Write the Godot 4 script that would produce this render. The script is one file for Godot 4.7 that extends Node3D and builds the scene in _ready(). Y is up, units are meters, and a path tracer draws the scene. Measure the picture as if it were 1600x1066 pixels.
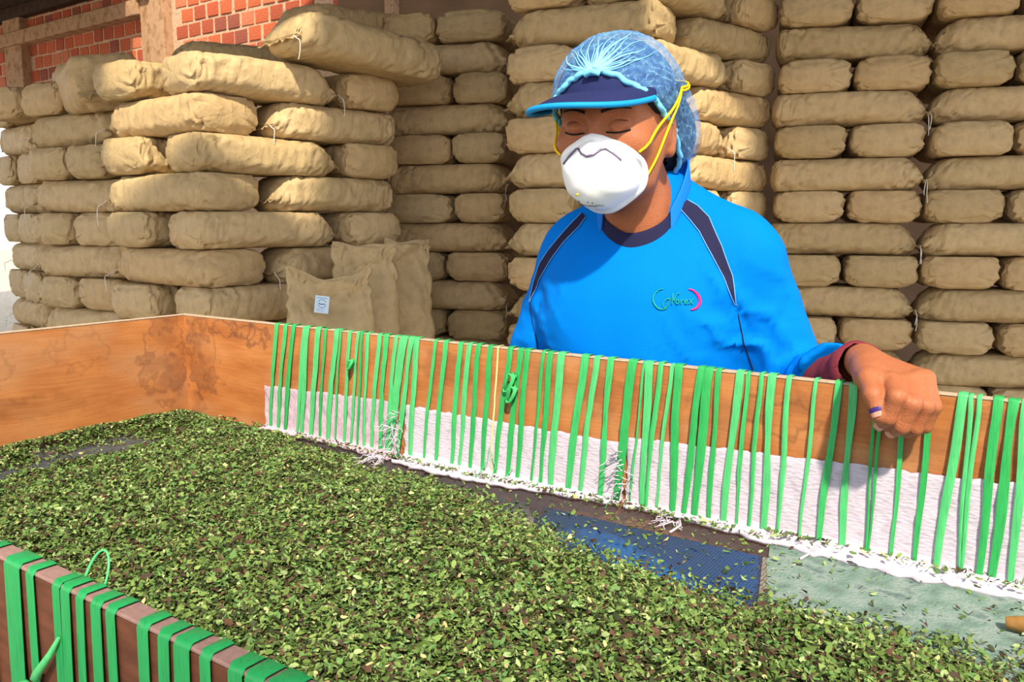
extends Node3D

# ---------------------------------------------------------------- mesh collector
class MB:
	var v := PackedVector3Array()
	var ix := PackedInt32Array()
	var c := PackedColorArray()
	var t := PackedVector2Array()
	func vert(p: Vector3, col := Color.WHITE, uv := Vector2.ZERO) -> int:
		v.append(p)
		c.append(col)
		t.append(uv)
		return v.size() - 1
	func tri(a: int, b: int, d: int) -> void:      # counter-clockwise seen from outside
		ix.append(a)
		ix.append(b)
		ix.append(d)
	func quad(a: int, b: int, d: int, e: int) -> void:
		tri(a, b, d)
		tri(a, d, e)
	func grid(first: int, nu: int, nv: int, wrap: bool) -> void:   # nu rows of nv points; outside on the side of du x dv
		for i in nu - 1:
			for j in (nv if wrap else nv - 1):
				var j2 := (j + 1) % nv
				quad(first + i * nv + j, first + (i + 1) * nv + j, first + (i + 1) * nv + j2, first + i * nv + j2)
	func box(lo: Vector3, hi: Vector3, b := 0.002, xf := Transform3D(), col := Color.WHITE) -> void:
		var m := (lo + hi) / 2.0
		var h := (hi - lo) / 2.0
		b = minf(b, minf(h.x, minf(h.y, h.z)) * 0.9)
		var id := {}
		for sx in [-1, 1]:
			for sy in [-1, 1]:
				for sz in [-1, 1]:
					var s := Vector3(sx, sy, sz)
					for ax in 3:
						var p := h - Vector3(b, b, b)
						p[ax] = h[ax]
						var q: Vector3 = m + p * s
						id[[sx, sy, sz, ax]] = vert(xf * q, col, Vector2(q.x, q.y))
		for ax in 3:
			var a1 := (ax + 1) % 3
			var a2 := (ax + 2) % 3
			for sg in [-1, 1]:
				var k := []
				for st in [[-1, -1], [1, -1], [1, 1], [-1, 1]]:
					var s := [0, 0, 0]
					s[ax] = sg
					s[a1] = st[0]
					s[a2] = st[1]
					k.append(id[[s[0], s[1], s[2], ax]])
				if sg > 0:
					quad(k[0], k[1], k[2], k[3])
				else:
					quad(k[3], k[2], k[1], k[0])
			for s1 in [-1, 1]:
				for s2 in [-1, 1]:
					var k := []
					for e in [[-1, a1], [1, a1], [1, a2], [-1, a2]]:
						var s := [0, 0, 0]
						s[ax] = e[0]
						s[a1] = s1
						s[a2] = s2
						k.append(id[[s[0], s[1], s[2], e[1]]])
					if s1 * s2 > 0:
						quad(k[3], k[2], k[1], k[0])
					else:
						quad(k[0], k[1], k[2], k[3])
		for sx in [-1, 1]:
			for sy in [-1, 1]:
				for sz in [-1, 1]:
					var k := [id[[sx, sy, sz, 0]], id[[sx, sy, sz, 1]], id[[sx, sy, sz, 2]]]
					if sx * sy * sz > 0:
						tri(k[0], k[1], k[2])
					else:
						tri(k[2], k[1], k[0])
	func tube(path: Array, r0: float, r1: float, sides := 6, col := Color.WHITE) -> void:
		var first := v.size()
		var n := path.size()
		var side := Vector3.ZERO
		for i in n:
			var d: Vector3 = (path[mini(i + 1, n - 1)] - path[maxi(i - 1, 0)]).normalized()
			if side == Vector3.ZERO:
				side = d.cross(Vector3(0.31, 0.9, 0.2)).normalized()
			side = (side - d * side.dot(d)).normalized()
			var up := d.cross(side)
			var r := lerpf(r0, r1, float(i) / (n - 1))
			for j in sides:
				var a := TAU * j / sides
				vert(path[i] + (side * cos(a) + up * sin(a)) * r, col)
		for i in n - 1:
			for j in sides:
				var j2 := (j + 1) % sides
				quad(first + i * sides + j, first + i * sides + j2, first + (i + 1) * sides + j2, first + (i + 1) * sides + j)
		for e in [0, n - 1]:
			var m := vert(path[e], col)
			for j in sides:
				var a: int = first + e * sides + j
				var b: int = first + e * sides + (j + 1) % sides
				if e == 0:
					tri(m, b, a)
				else:
					tri(m, a, b)
	func sheet(pts: Array, nu: int, nv: int, thick: float) -> void:   # a cloth of some thickness over a grid of points
		var m := MB.new()
		for p in pts:
			m.vert(p)
		m.grid(0, nu, nv, false)
		var nrm := m.normals()
		var f := v.size()
		for k in pts.size():
			vert(pts[k] + nrm[k] * thick * 0.5)
		for k in pts.size():
			vert(pts[k] - nrm[k] * thick * 0.5)
		grid(f, nu, nv, false)
		var g := f + nu * nv
		for i in nu - 1:
			for j in nv - 1:
				quad(g + i * nv + j, g + i * nv + j + 1, g + (i + 1) * nv + j + 1, g + (i + 1) * nv + j)
		for j in nv - 1:
			quad(f + j, f + j + 1, g + j + 1, g + j)
			var o := (nu - 1) * nv
			quad(f + o + j + 1, f + o + j, g + o + j, g + o + j + 1)
		for i in nu - 1:
			quad(f + (i + 1) * nv, f + i * nv, g + i * nv, g + (i + 1) * nv)
			var o := nv - 1
			quad(f + i * nv + o, f + (i + 1) * nv + o, g + (i + 1) * nv + o, g + i * nv + o)
	func normals() -> PackedVector3Array:
		var n := PackedVector3Array()
		n.resize(v.size())
		for k in range(0, ix.size(), 3):
			var a := v[ix[k]]
			var g := (v[ix[k + 1]] - a).cross(v[ix[k + 2]] - a)
			n[ix[k]] += g
			n[ix[k + 1]] += g
			n[ix[k + 2]] += g
		for k in n.size():
			n[k] = n[k].normalized() if n[k].length_squared() > 1e-24 else Vector3.UP
		return n
	func done(colors := false, uvs := false, nrm := PackedVector3Array()) -> ArrayMesh:
		var a := []
		a.resize(Mesh.ARRAY_MAX)
		a[Mesh.ARRAY_VERTEX] = v
		a[Mesh.ARRAY_NORMAL] = nrm if nrm.size() else normals()
		if colors:
			a[Mesh.ARRAY_COLOR] = c
		if uvs:
			a[Mesh.ARRAY_TEX_UV] = t
		var r := ix.duplicate()
		r.reverse()                                 # Godot's front faces run clockwise
		a[Mesh.ARRAY_INDEX] = r
		var m := ArrayMesh.new()
		m.add_surface_from_arrays(Mesh.PRIMITIVE_TRIANGLES, a)
		return m

# ---------------------------------------------------------------- scene helpers
var used := {}
var M := {}
var rng := RandomNumberGenerator.new()

func numbered(called: String) -> String:
	used[called] = used.get(called, -1) + 1
	return called if used[called] == 0 else "%s_%03d" % [called, used[called]]

func thing(called: String, label: String, category: String, xf := Transform3D(), group := "") -> Node3D:
	var o := Node3D.new()
	o.name = numbered(called)
	add_child(o)
	o.transform = xf
	o.set_meta("label", label)
	o.set_meta("category", category)
	if group:
		o.set_meta("group", group)
	return o

func part(called: String, mesh: Mesh, m: Material, parent: Node, label := "") -> MeshInstance3D:
	var o := MeshInstance3D.new()
	o.name = called if parent != self else numbered(called)
	o.mesh = mesh
	o.material_override = m
	parent.add_child(o, true)
	if label:
		o.set_meta("label", label)
	return o

func struct(called: String, mesh: Mesh, m: Material, label: String, parent: Node = self) -> MeshInstance3D:
	var o := part(called, mesh, m, parent)
	o.set_meta("kind", "structure")
	o.set_meta("label", label)
	return o

func noise(sd: int, freq: float, type := FastNoiseLite.TYPE_SIMPLEX_SMOOTH, oct := 3) -> FastNoiseLite:
	var n := FastNoiseLite.new()
	n.seed = sd
	n.noise_type = type
	n.frequency = freq
	n.fractal_octaves = oct
	return n

func tex(n: FastNoiseLite, ramp: Array, size := 512) -> NoiseTexture2D:
	var t := NoiseTexture2D.new()
	t.width = size
	t.height = size
	t.seamless = true
	t.noise = n
	var g := Gradient.new()
	g.offsets = PackedFloat32Array(range(ramp.size()).map(func(k): return float(k) / (ramp.size() - 1)))
	g.colors = PackedColorArray(ramp)
	t.color_ramp = g
	return t

func mat(col: Color, rough := 0.8, albedo: Texture2D = null, scale := Vector3.ONE, height: Texture2D = null, relief := 0.1) -> StandardMaterial3D:
	var m := StandardMaterial3D.new()
	m.albedo_color = col
	m.roughness = rough
	m.metallic_specular = 0.35
	if albedo:
		m.albedo_texture = albedo
	if height:
		m.heightmap_enabled = true
		m.heightmap_texture = height
		m.heightmap_scale = relief
	if albedo or height:
		m.uv1_triplanar = true
		m.uv1_scale = scale
	return m

func lin(r: float, g: float, b: float) -> Color:      # sRGB 0..255 to a linear vertex colour
	return Color(r / 255.0, g / 255.0, b / 255.0).srgb_to_linear()

func grey(k: float) -> Color:
	return Color(k, k, k)

func ordinal(k: int) -> String:
	return ["top", "second", "third", "fourth", "fifth", "sixth", "seventh", "eighth", "ninth", "tenth", "eleventh", "twelfth", "thirteenth", "fourteenth", "fifteenth", "sixteenth"][k]

# ---------------------------------------------------------------- main
const TRAY_YAW := -0.6084
var tray_xf := Transform3D(Basis(Vector3.UP, TRAY_YAW), Vector3(-0.7147, 0, -1.8179))

func _ready() -> void:
	rng.seed = 7
	var cam := Camera3D.new()
	cam.name = "camera"
	cam.position = Vector3(0, 1.35, 0)
	cam.rotation.x = -atan(187.0 / 1312.0)
	cam.fov = 44.219
	cam.near = 0.05
	cam.far = 200
	add_child(cam)
	var env := Environment.new()
	var sky := Sky.new()
	var ps := ProceduralSkyMaterial.new()
	ps.sky_top_color = Color(0.84, 0.87, 0.91)
	ps.sky_horizon_color = Color(0.97, 0.98, 1.0)
	ps.sky_curve = 0.25
	ps.ground_horizon_color = Color(0.9, 0.88, 0.84)
	ps.ground_bottom_color = Color(0.66, 0.61, 0.54)
	ps.sun_angle_max = 1.0
	sky.sky_material = ps
	env.background_mode = Environment.BG_SKY
	env.sky = sky
	env.background_energy_multiplier = 2.3
	env.tonemap_mode = Environment.TONE_MAPPER_LINEAR
	env.tonemap_exposure = 1.08
	env.sdfgi_enabled = true
	env.ssao_enabled = true
	env.ssil_enabled = true
	var we := WorldEnvironment.new()
	we.name = "world_environment"
	we.environment = env
	add_child(we)
	var sun := DirectionalLight3D.new()
	sun.name = "sun"
	sun.light_color = Color(1.0, 0.95, 0.85)
	sun.light_energy = 2.05
	sun.light_angular_distance = 2.6
	sun.shadow_enabled = true
	sun.rotation = Vector3(deg_to_rad(-46), deg_to_rad(6), 0)
	add_child(sun)
	materials()
	building()
	sacks()
	tray()
	leaves()
	person()

func materials() -> void:
	var mottle := tex(noise(3, 0.012), [grey(0.86), grey(0.95), grey(1.0), grey(0.93)])
	var folded := noise(5, 0.010, FastNoiseLite.TYPE_SIMPLEX, 3)
	folded.fractal_type = FastNoiseLite.FRACTAL_RIDGED
	var crinkle := tex(folded, [grey(0.2), grey(0.3), grey(0.5), grey(0.9)])
	var fine := tex(noise(9, 0.05), [grey(0.0), grey(1.0)])
	var tones := [Color(0.74, 0.645, 0.48), Color(0.765, 0.665, 0.50), Color(0.715, 0.62, 0.455), Color(0.75, 0.64, 0.47)]
	M.paper = []
	for col in tones:
		var p := mat(col, 0.62, mottle, Vector3(2.0, 2.0, 2.0), crinkle, 0.45)
		M.paper.append(p)
	M.seam = mat(Color(0.70, 0.61, 0.46), 0.7, mottle, Vector3(5, 5, 5))
	M.thread = mat(Color(0.90, 0.88, 0.86), 0.8)
	M.stamp = mat(Color(0.28, 0.25, 0.2), 0.8)
	var bricky := tex(noise(21, 0.02), [Color(0.72, 0.62, 0.6), Color(1, 1, 1), Color(0.9, 0.8, 0.76), Color(1.0, 0.92, 0.9)])
	M.brick = []
	for col in [Color(0.74, 0.38, 0.26), Color(0.77, 0.42, 0.28), Color(0.68, 0.36, 0.26), Color(0.60, 0.35, 0.29), Color(0.80, 0.50, 0.37)]:
		M.brick.append(mat(col, 0.9, bricky, Vector3(3.1, 3.3, 2.7), fine, 0.2))
	M.mortar = mat(Color(0.80, 0.66, 0.54), 0.95, tex(noise(31, 0.03), [grey(0.7), grey(1.0), grey(0.85)]), Vector3(1.7, 1.7, 1.7), fine, 0.1)
	M.concrete = mat(Color(0.70, 0.56, 0.44), 0.9, tex(noise(33, 0.015), [Color(0.72, 0.66, 0.55), grey(1.0), Color(0.9, 0.86, 0.8)]), Vector3(0.9, 0.9, 0.9), fine, 0.08)
	M.plaster = mat(Color(0.62, 0.50, 0.40), 0.95, tex(noise(35, 0.01), [grey(0.8), grey(1.0)]), Vector3(0.5, 0.5, 0.5))
	M.ground = mat(Color(0.68, 0.63, 0.56), 0.9, tex(noise(37, 0.02), [grey(0.75), grey(1.0), grey(0.85)]), Vector3(0.7, 0.7, 0.7), fine, 0.05)
	M.timber = mat(Color(0.30, 0.20, 0.13), 0.85, tex(noise(39, 0.02), [grey(0.6), grey(1.0)]), Vector3(1, 1, 1))
	M.white = mat(Color(0.93, 0.93, 0.92), 0.6)
	M.wire = mat(Color(0.30, 0.32, 0.36), 0.5)
	M.gauze = mat(Color(0.52, 0.575, 0.56), 0.85, tex(noise(41, 0.012), [Color(0.62, 0.7, 0.72), Color(1, 1, 1), Color(0.82, 0.9, 0.86), Color(0.7, 0.72, 0.72)]), Vector3(3.2, 3.2, 3.2), tex(noise(43, 0.12), [grey(0), grey(1)]), 0.12)
	M.cloth = mat(Color(0.78, 0.745, 0.80), 0.85, tex(noise(45, 0.02), [Color(0.86, 0.84, 0.86), Color(1, 1, 1), Color(0.95, 0.92, 0.95)]), Vector3(4, 12, 4), tex(noise(47, 0.05, FastNoiseLite.TYPE_CELLULAR, 1), [grey(0), grey(1)]), 0.06)
	M.pinkcloth = mat(Color(0.76, 0.68, 0.735), 0.85, tex(noise(46, 0.03), [Color(0.9, 0.8, 0.84), Color(1, 1, 1), Color(0.98, 0.9, 0.95)]), Vector3(9, 4, 9), tex(noise(48, 0.05, FastNoiseLite.TYPE_CELLULAR, 1), [grey(0), grey(1)]), 0.08)
	M.raffia = []
	for col in [Color(0.27, 0.72, 0.41), Color(0.34, 0.76, 0.47), Color(0.22, 0.67, 0.36)]:
		var p := mat(col, 0.38, tex(noise(49, 0.03), [grey(0.8), grey(1.0), grey(0.9)]), Vector3(22, 1.5, 22))
		p.backlight_enabled = true
		p.backlight = Color(0.25, 0.3, 0.25)
		M.raffia.append(p)
	M.shadedraffia = mat(Color(0.15, 0.58, 0.32), 0.38, tex(noise(50, 0.03), [grey(0.8), grey(1.0), grey(0.9)]), Vector3(22, 1.5, 22))  # raffia green darkened: the near board's shade is painted into the colour
	M.palelace = mat(Color(0.80, 0.82, 0.55), 0.5)
	M.leaf = StandardMaterial3D.new()
	M.leaf.vertex_color_use_as_albedo = true
	M.leaf.roughness = 0.7
	M.leaf.metallic_specular = 0.3
	M.litter = mat(Color(0.24, 0.27, 0.13), 0.95, tex(noise(51, 0.06, FastNoiseLite.TYPE_CELLULAR, 2), [Color(0.55, 0.5, 0.4), Color(1, 1, 0.9), Color(0.8, 1.0, 0.7), Color(0.5, 0.42, 0.4)]), Vector3(8, 8, 8), tex(noise(53, 0.06, FastNoiseLite.TYPE_CELLULAR, 2), [grey(0), grey(1)]), 0.6)
	M.tan = mat(Color(0.66, 0.50, 0.30), 0.5, tex(noise(55, 0.02), [Color(0.75, 0.7, 0.6), grey(1.0)]), Vector3(6, 6, 6))
	M.edge = mat(Color(0.80, 0.70, 0.60), 0.9, tex(noise(57, 0.05), [grey(0.75), grey(1.0)]), Vector3(3, 8, 8))
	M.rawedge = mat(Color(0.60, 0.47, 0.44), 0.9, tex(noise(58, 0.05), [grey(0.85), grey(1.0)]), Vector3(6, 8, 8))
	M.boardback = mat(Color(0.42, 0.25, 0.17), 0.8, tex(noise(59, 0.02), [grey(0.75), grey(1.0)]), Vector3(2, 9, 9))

# ---------------------------------------------------------------- the shed
func building() -> void:
	var g := MB.new()
	g.box(Vector3(-40, -0.2, -40), Vector3(40, 0, 12), 0.01)
	struct("floor", g.done(), M.ground, "grey concrete floor under the tray and the sacks")
	# brick wall: axes along the wall, up, and out of it
	var xf := Transform3D(Basis(Vector3.UP, TRAY_YAW), Vector3(-3.75, 0, -8.5))
	var m := MB.new()
	m.box(Vector3(-2.3, 0, -0.2), Vector3(3.5, 4.4, 0), 0.004)
	m.box(Vector3(-7.0, 2.72, -0.2), Vector3(-2.3, 4.4, 0), 0.004)
	m.box(Vector3(-7.0, 0, -0.2), Vector3(-6.2, 2.72, 0), 0.004)
	var wall := struct("wall_left", m.done(), M.mortar, "red brick wall with pale mortar behind the sacks")
	wall.transform = xf
	var shapes := []
	for k in 4:
		var b := MB.new()
		b.box(Vector3(-0.084 + 0.004 * k, -0.058, -0.02), Vector3(0.084 - 0.003 * k, 0.056 + 0.001 * k, 0.006 + 0.002 * k), 0.006)
		shapes.append(b.done())
	var r := RandomNumberGenerator.new()
	r.seed = 11
	var row := 0
	var y := 2.79
	while y < 4.05:
		var s := -3.0 + (0.09 if row % 2 else 0.0)
		while s < 3.4:
			var inpillar := (s > 0.30 and s < 0.83) or (s > -2.32 and s < -1.80)
			var inbeam := y > 3.22 and y < 3.45 and s < 0.5
			if not inpillar and not inbeam and r.randf() > 0.02:
				var b := part("brick", shapes[r.randi() % 4], M.brick[[0, 0, 1, 1, 2, 3, 4][r.randi() % 7]], wall)
				b.position = Vector3(s + r.randf_range(-0.006, 0.006), y + r.randf_range(-0.004, 0.004), 0)
				b.rotation.z = r.randf_range(-0.02, 0.02)
			s += 0.186
		y += 0.135
		row += 1
	for p in [[0.40, 0.76, "broad concrete pillar with a sunlit pale side"], [-2.25, -1.87, "shaded concrete pillar"]]:
		var b := MB.new()
		b.box(Vector3(p[0], 0, -0.1), Vector3(p[1], 4.3, 0.10), 0.015)
		part("concrete_pillar", b.done(), M.concrete, wall, p[2])
	var bm := MB.new()
	bm.box(Vector3(-7.0, 3.255, -0.1), Vector3(0.42, 3.40, 0.13), 0.01)
	part("concrete_beam", bm.done(), M.concrete, wall, "concrete tie beam running along the brick wall")
	var cap := MB.new()
	cap.box(Vector3(0.42, 3.40, -0.05), Vector3(0.60, 3.52, 0.16), 0.01)
	part("beam_end", cap.done(), M.white, wall, "white beam end on the pillar")
	# rear wall that closes the shed behind the stacks
	var w := MB.new()
	w.box(Vector3(-1.3, 0, -6.75), Vector3(7.5, 4.4, -6.55), 0.004)
	struct("wall_back", w.done(), M.plaster, "plain wall closing the shed behind the stacks")
	# roof: sheets over the stacks with open skylight slots; it stops short of the wall beyond the pillar; the unseen front sheet is added to shade the near board
	var e := MB.new()
	for q in [
		[-9.0, 6.5, -1.9, -0.2], [-9.0, -1.75, -2.75, -1.9], [-0.75, 0.75, -2.75, -1.9], [1.45, 6.5, -2.75, -1.9],
		[-9.0, 6.5, 2.1, 4.0], [-9.0, 6.5, -6.4, -2.75], [-9.0, -3.6, -9.5, -6.4], [-9.0, -5.3, -11.0, -9.5],
	]:
		e.box(Vector3(q[0], 3.66, q[2]), Vector3(q[1], 3.72, q[3]), 0.005)
	var roof := struct("ceiling", e.done(), M.timber, "dark shed roof in sheets with skylight slots above the stacks, plus an added shade sheet")
	var rb := MB.new()
	rb.box(Vector3(-7.0, 3.54, 0.02), Vector3(0.3, 3.66, 0.12), 0.01)
	part("roof_beam", rb.done(), M.timber, roof).transform = xf

# ---------------------------------------------------------------- sacks
const SL := 0.74
const SW := 0.37
var sack_shapes := []

func sack_mesh(sd: int, both: bool) -> ArrayMesh:
	var n1 := noise(sd, 3.0)
	var n2 := noise(sd + 50, 9.0, FastNoiseLite.TYPE_SIMPLEX_SMOOTH, 2)
	var n3 := noise(sd + 90, 5.0, FastNoiseLite.TYPE_SIMPLEX_SMOOTH, 2)
	var m := MB.new()
	var nu := 78
	var nv := 40
	var r := RandomNumberGenerator.new()
	r.seed = sd
	var skew := r.randf_range(-0.05, 0.05)
	var lines := []                                 # creases across the paper: where, slant, curl, depth, side
	for k in 9:
		lines.append([r.randf_range(-0.33, 0.33), r.randf_range(-0.9, 0.9), r.randf_range(-4.0, 4.0), r.randf_range(0.003, 0.008), -1.0 if k % 2 else 1.0, r.randf_range(0.03, 0.15)])
	for i in nu:
		var t := 2.0 * i / (nu - 1) - 1.0
		var x := signf(t) * (1.0 - pow(1.0 - absf(t), 1.5)) * SL * 0.5
		var hh := 0.097
		var hw := SW * 0.505
		var yc := 0.088
		var dl := x + SL * 0.5                     # distance from the sewn end (-x)
		var dr := SL * 0.5 - x
		if both:
			dl = minf(dl, dr)
		var k := clampf(dl / 0.12, 0, 1)
		hh *= maxf(0.05, sqrt(1.0 - pow(1.0 - k, 2.2)))
		hw *= 0.80 + 0.20 * smoothstep(0, 1, k)
		yc -= 0.030 * pow(1.0 - k, 1.5)
		if not both:
			var q := clampf(dr / 0.045, 0, 1)
			var cap := sqrt(maxf(0.0, 1.0 - pow(1.0 - q, 2.0)))
			hh *= lerpf(0.74, 1.0, cap)
			hw *= lerpf(0.86, 1.0, cap)
		var endk := clampf(1.0 - minf(dl, dr) / 0.2, 0, 1)
		for j in nv:
			var a := TAU * j / nv
			var ca := cos(a)
			var sa := sin(a)
			var e := 2.0 / lerpf(3.3, 2.2, 1.0 - k)
			var p := Vector3(x, signf(sa) * pow(absf(sa), e) * hh, signf(ca) * pow(absf(ca), e) * hw)
			p.z += skew * x * 0.5
			var o := Vector3(0, sa, ca)
			var fold := 1.0 - absf(n3.get_noise_3d(p.x * 1.1 + p.z * 0.9, p.y * 2.4, p.z * 1.2 - p.x * 0.5))
			var crease := 1.0 - absf(n2.get_noise_3d(p.x * 0.55, p.y * 1.8 + p.x * 0.3, p.z * 1.4))
			var d := n1.get_noise_3dv(p) * 0.010 - 0.018 * pow(fold, 9.0) * (0.55 + endk) - 0.016 * pow(crease, 10.0) * (0.25 + endk)
			for c in lines:
				if ca * c[4] > 0.0:
					var off: float = p.x - c[0] - c[1] * p.y - c[2] * p.y * p.y
					d += c[3] * (0.5 * exp(-pow((off - 0.018) / 0.014, 2.0)) - exp(-pow(off / 0.010, 2.0))) * (1.0 - smoothstep(c[5] * 0.4, c[5], absf(p.y - 0.02 * c[1])))
			if absf(sa) > 0.8:
				d *= 0.5
			p += o * d * minf(1.0, hh / 0.05)
			p.y += yc + 0.007 * sin(x * 5.0 + sd) + n1.get_noise_2d(p.x * 0.5, p.z + 7.0) * 0.006
			p.y = clampf(p.y, 0.0008, 0.1712)            # pressed flat by the sacks above and below
			p.z = clampf(p.z, -SW * 0.5, SW * 0.5)
			m.vert(p)
	m.grid(0, nu, nv, true)
	for e in [0, nu - 1]:
		# the block end: two rings inwards, then a centre
		var mid := Vector3.ZERO
		for j in nv:
			mid += m.v[e * nv + j] / nv
		var out := Vector3(-1 if e == 0 else 1, 0, 0)
		var prev: int = e * nv
		for ring in [[0.86, 0.010], [0.6, 0.016], [0.3, 0.018]]:
			var f := m.v.size()
			for j in nv:
				var q := m.v[e * nv + j]
				var p2: Vector3 = mid + (q - mid) * ring[0] + out * ring[1] * (0.25 if e == 0 or both else 1.0)
				p2.x += n2.get_noise_3dv(p2 * 1.3) * 0.008
				m.vert(p2)
			for j in nv:
				var j2 := (j + 1) % nv
				if e == 0:
					m.quad(prev + j, prev + j2, f + j2, f + j)
				else:
					m.quad(prev + j2, prev + j, f + j, f + j2)
			prev = f
		var cidx := m.vert(mid + out * (0.004 if e == 0 or both else 0.018))
		for j in nv:
			if e == 0:
				m.tri(cidx, prev + j, prev + (j + 1) % nv)
			else:
				m.tri(cidx, prev + (j + 1) % nv, prev + j)
	return m.done()

func seam_mesh(sd: int) -> ArrayMesh:              # the sewn, folded paper lip of a sack mouth
	var n := noise(sd, 12.0)
	var pts := []
	for i in 4:
		for j in 15:
			var z := (j / 14.0 - 0.5) * SW * 0.80
			pts.append(Vector3(-SL * 0.5 + 0.012 - 0.009 * i, 0.058 - 0.004 * i + n.get_noise_2d(z * 3.0, i * 0.03) * 0.02 * i * 0.4, z))
	var m := MB.new()
	m.sheet(pts, 4, 15, 0.005)
	return m.done()

func thread_mesh(sd: int, side: float) -> ArrayMesh:   # the loose end of the white sewing thread, hanging in front
	var r := RandomNumberGenerator.new()
	r.seed = sd
	var l := r.randf_range(0.06, 0.13)
	var path := []
	for k in 9:
		var f := k / 8.0
		path.append(Vector3(-SL * 0.5 - 0.014 + sin(f * 5.0 + sd) * 0.004 * f, 0.056 - l * f, side * (lerpf(SW * 0.40, SW * 0.5 + 0.012, smoothstep(0.0, 0.3, f)) + cos(f * 4.0 + sd) * 0.003)))
	var m := MB.new()
	m.tube(path, 0.0021, 0.0016, 5)
	return m.done()

func sack(label: String, group: String, xf: Transform3D, kind: int, thread: bool, sd: int, mirrored := false) -> Node3D:
	var o := thing("paper_sack", label, "sack", xf, group)
	part("sack_body", sack_shapes[kind].body, M.paper[sd % 4], o)
	part("sewn_seam", sack_shapes[kind].seam, M.seam, o)
	if thread:
		part("loose_thread", sack_shapes[kind].thread_back if mirrored else sack_shapes[kind].thread, M.thread, o, "white loose thread end")
	return o

# one sack on a stack's face: s0..s1 along the face, course from y0 to y1; kind L lies along the face, E shows its end
func lay(face: Dictionary, s0: float, s1: float, y0: float, y1: float, kind: String, thread: bool, label: String, group: String, depth := 1.0) -> void:
	var along: Vector3 = face.along
	var inward := Vector3(along.z, 0, -along.x)
	var deep := SW * 0.5 if kind != "E" else SL * 0.5 * depth
	var x := along
	if kind == "E":
		x = -inward
	elif kind == "l":                               # mouth on the far side of s
		x = -along
	var r := rng
	var z := x.cross(Vector3.UP)
	var b := Basis(x, Vector3.UP, z) * Basis(Vector3.UP, r.randf_range(-0.005, 0.005))
	var wide := (s1 - s0)
	var sc := Vector3(wide / SL, (y1 - y0) / 0.172, 1.0) if kind != "E" else Vector3(depth, (y1 - y0) / 0.172, wide / SW)
	if kind != "E":
		sc.x *= 1.0
	else:
		sc.z *= 1.0
	b = b * Basis.from_scale(sc)
	var p: Vector3 = face.at + along * ((s0 + s1) * 0.5) + inward * (deep + r.randf_range(-0.015, 0.02))
	p.y = y0
	sack(label, group, Transform3D(b, p), r.randi() % sack_shapes.size(), thread, r.randi(), kind == "l")

func face(x: float, z: float, deg: float) -> Dictionary:       # where a face starts, and its bearing (90 = straight away from the camera)
	return {"at": Vector3(x, 0, z), "along": Vector3(cos(deg_to_rad(deg)), 0, -sin(deg_to_rad(deg)))}

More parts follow.
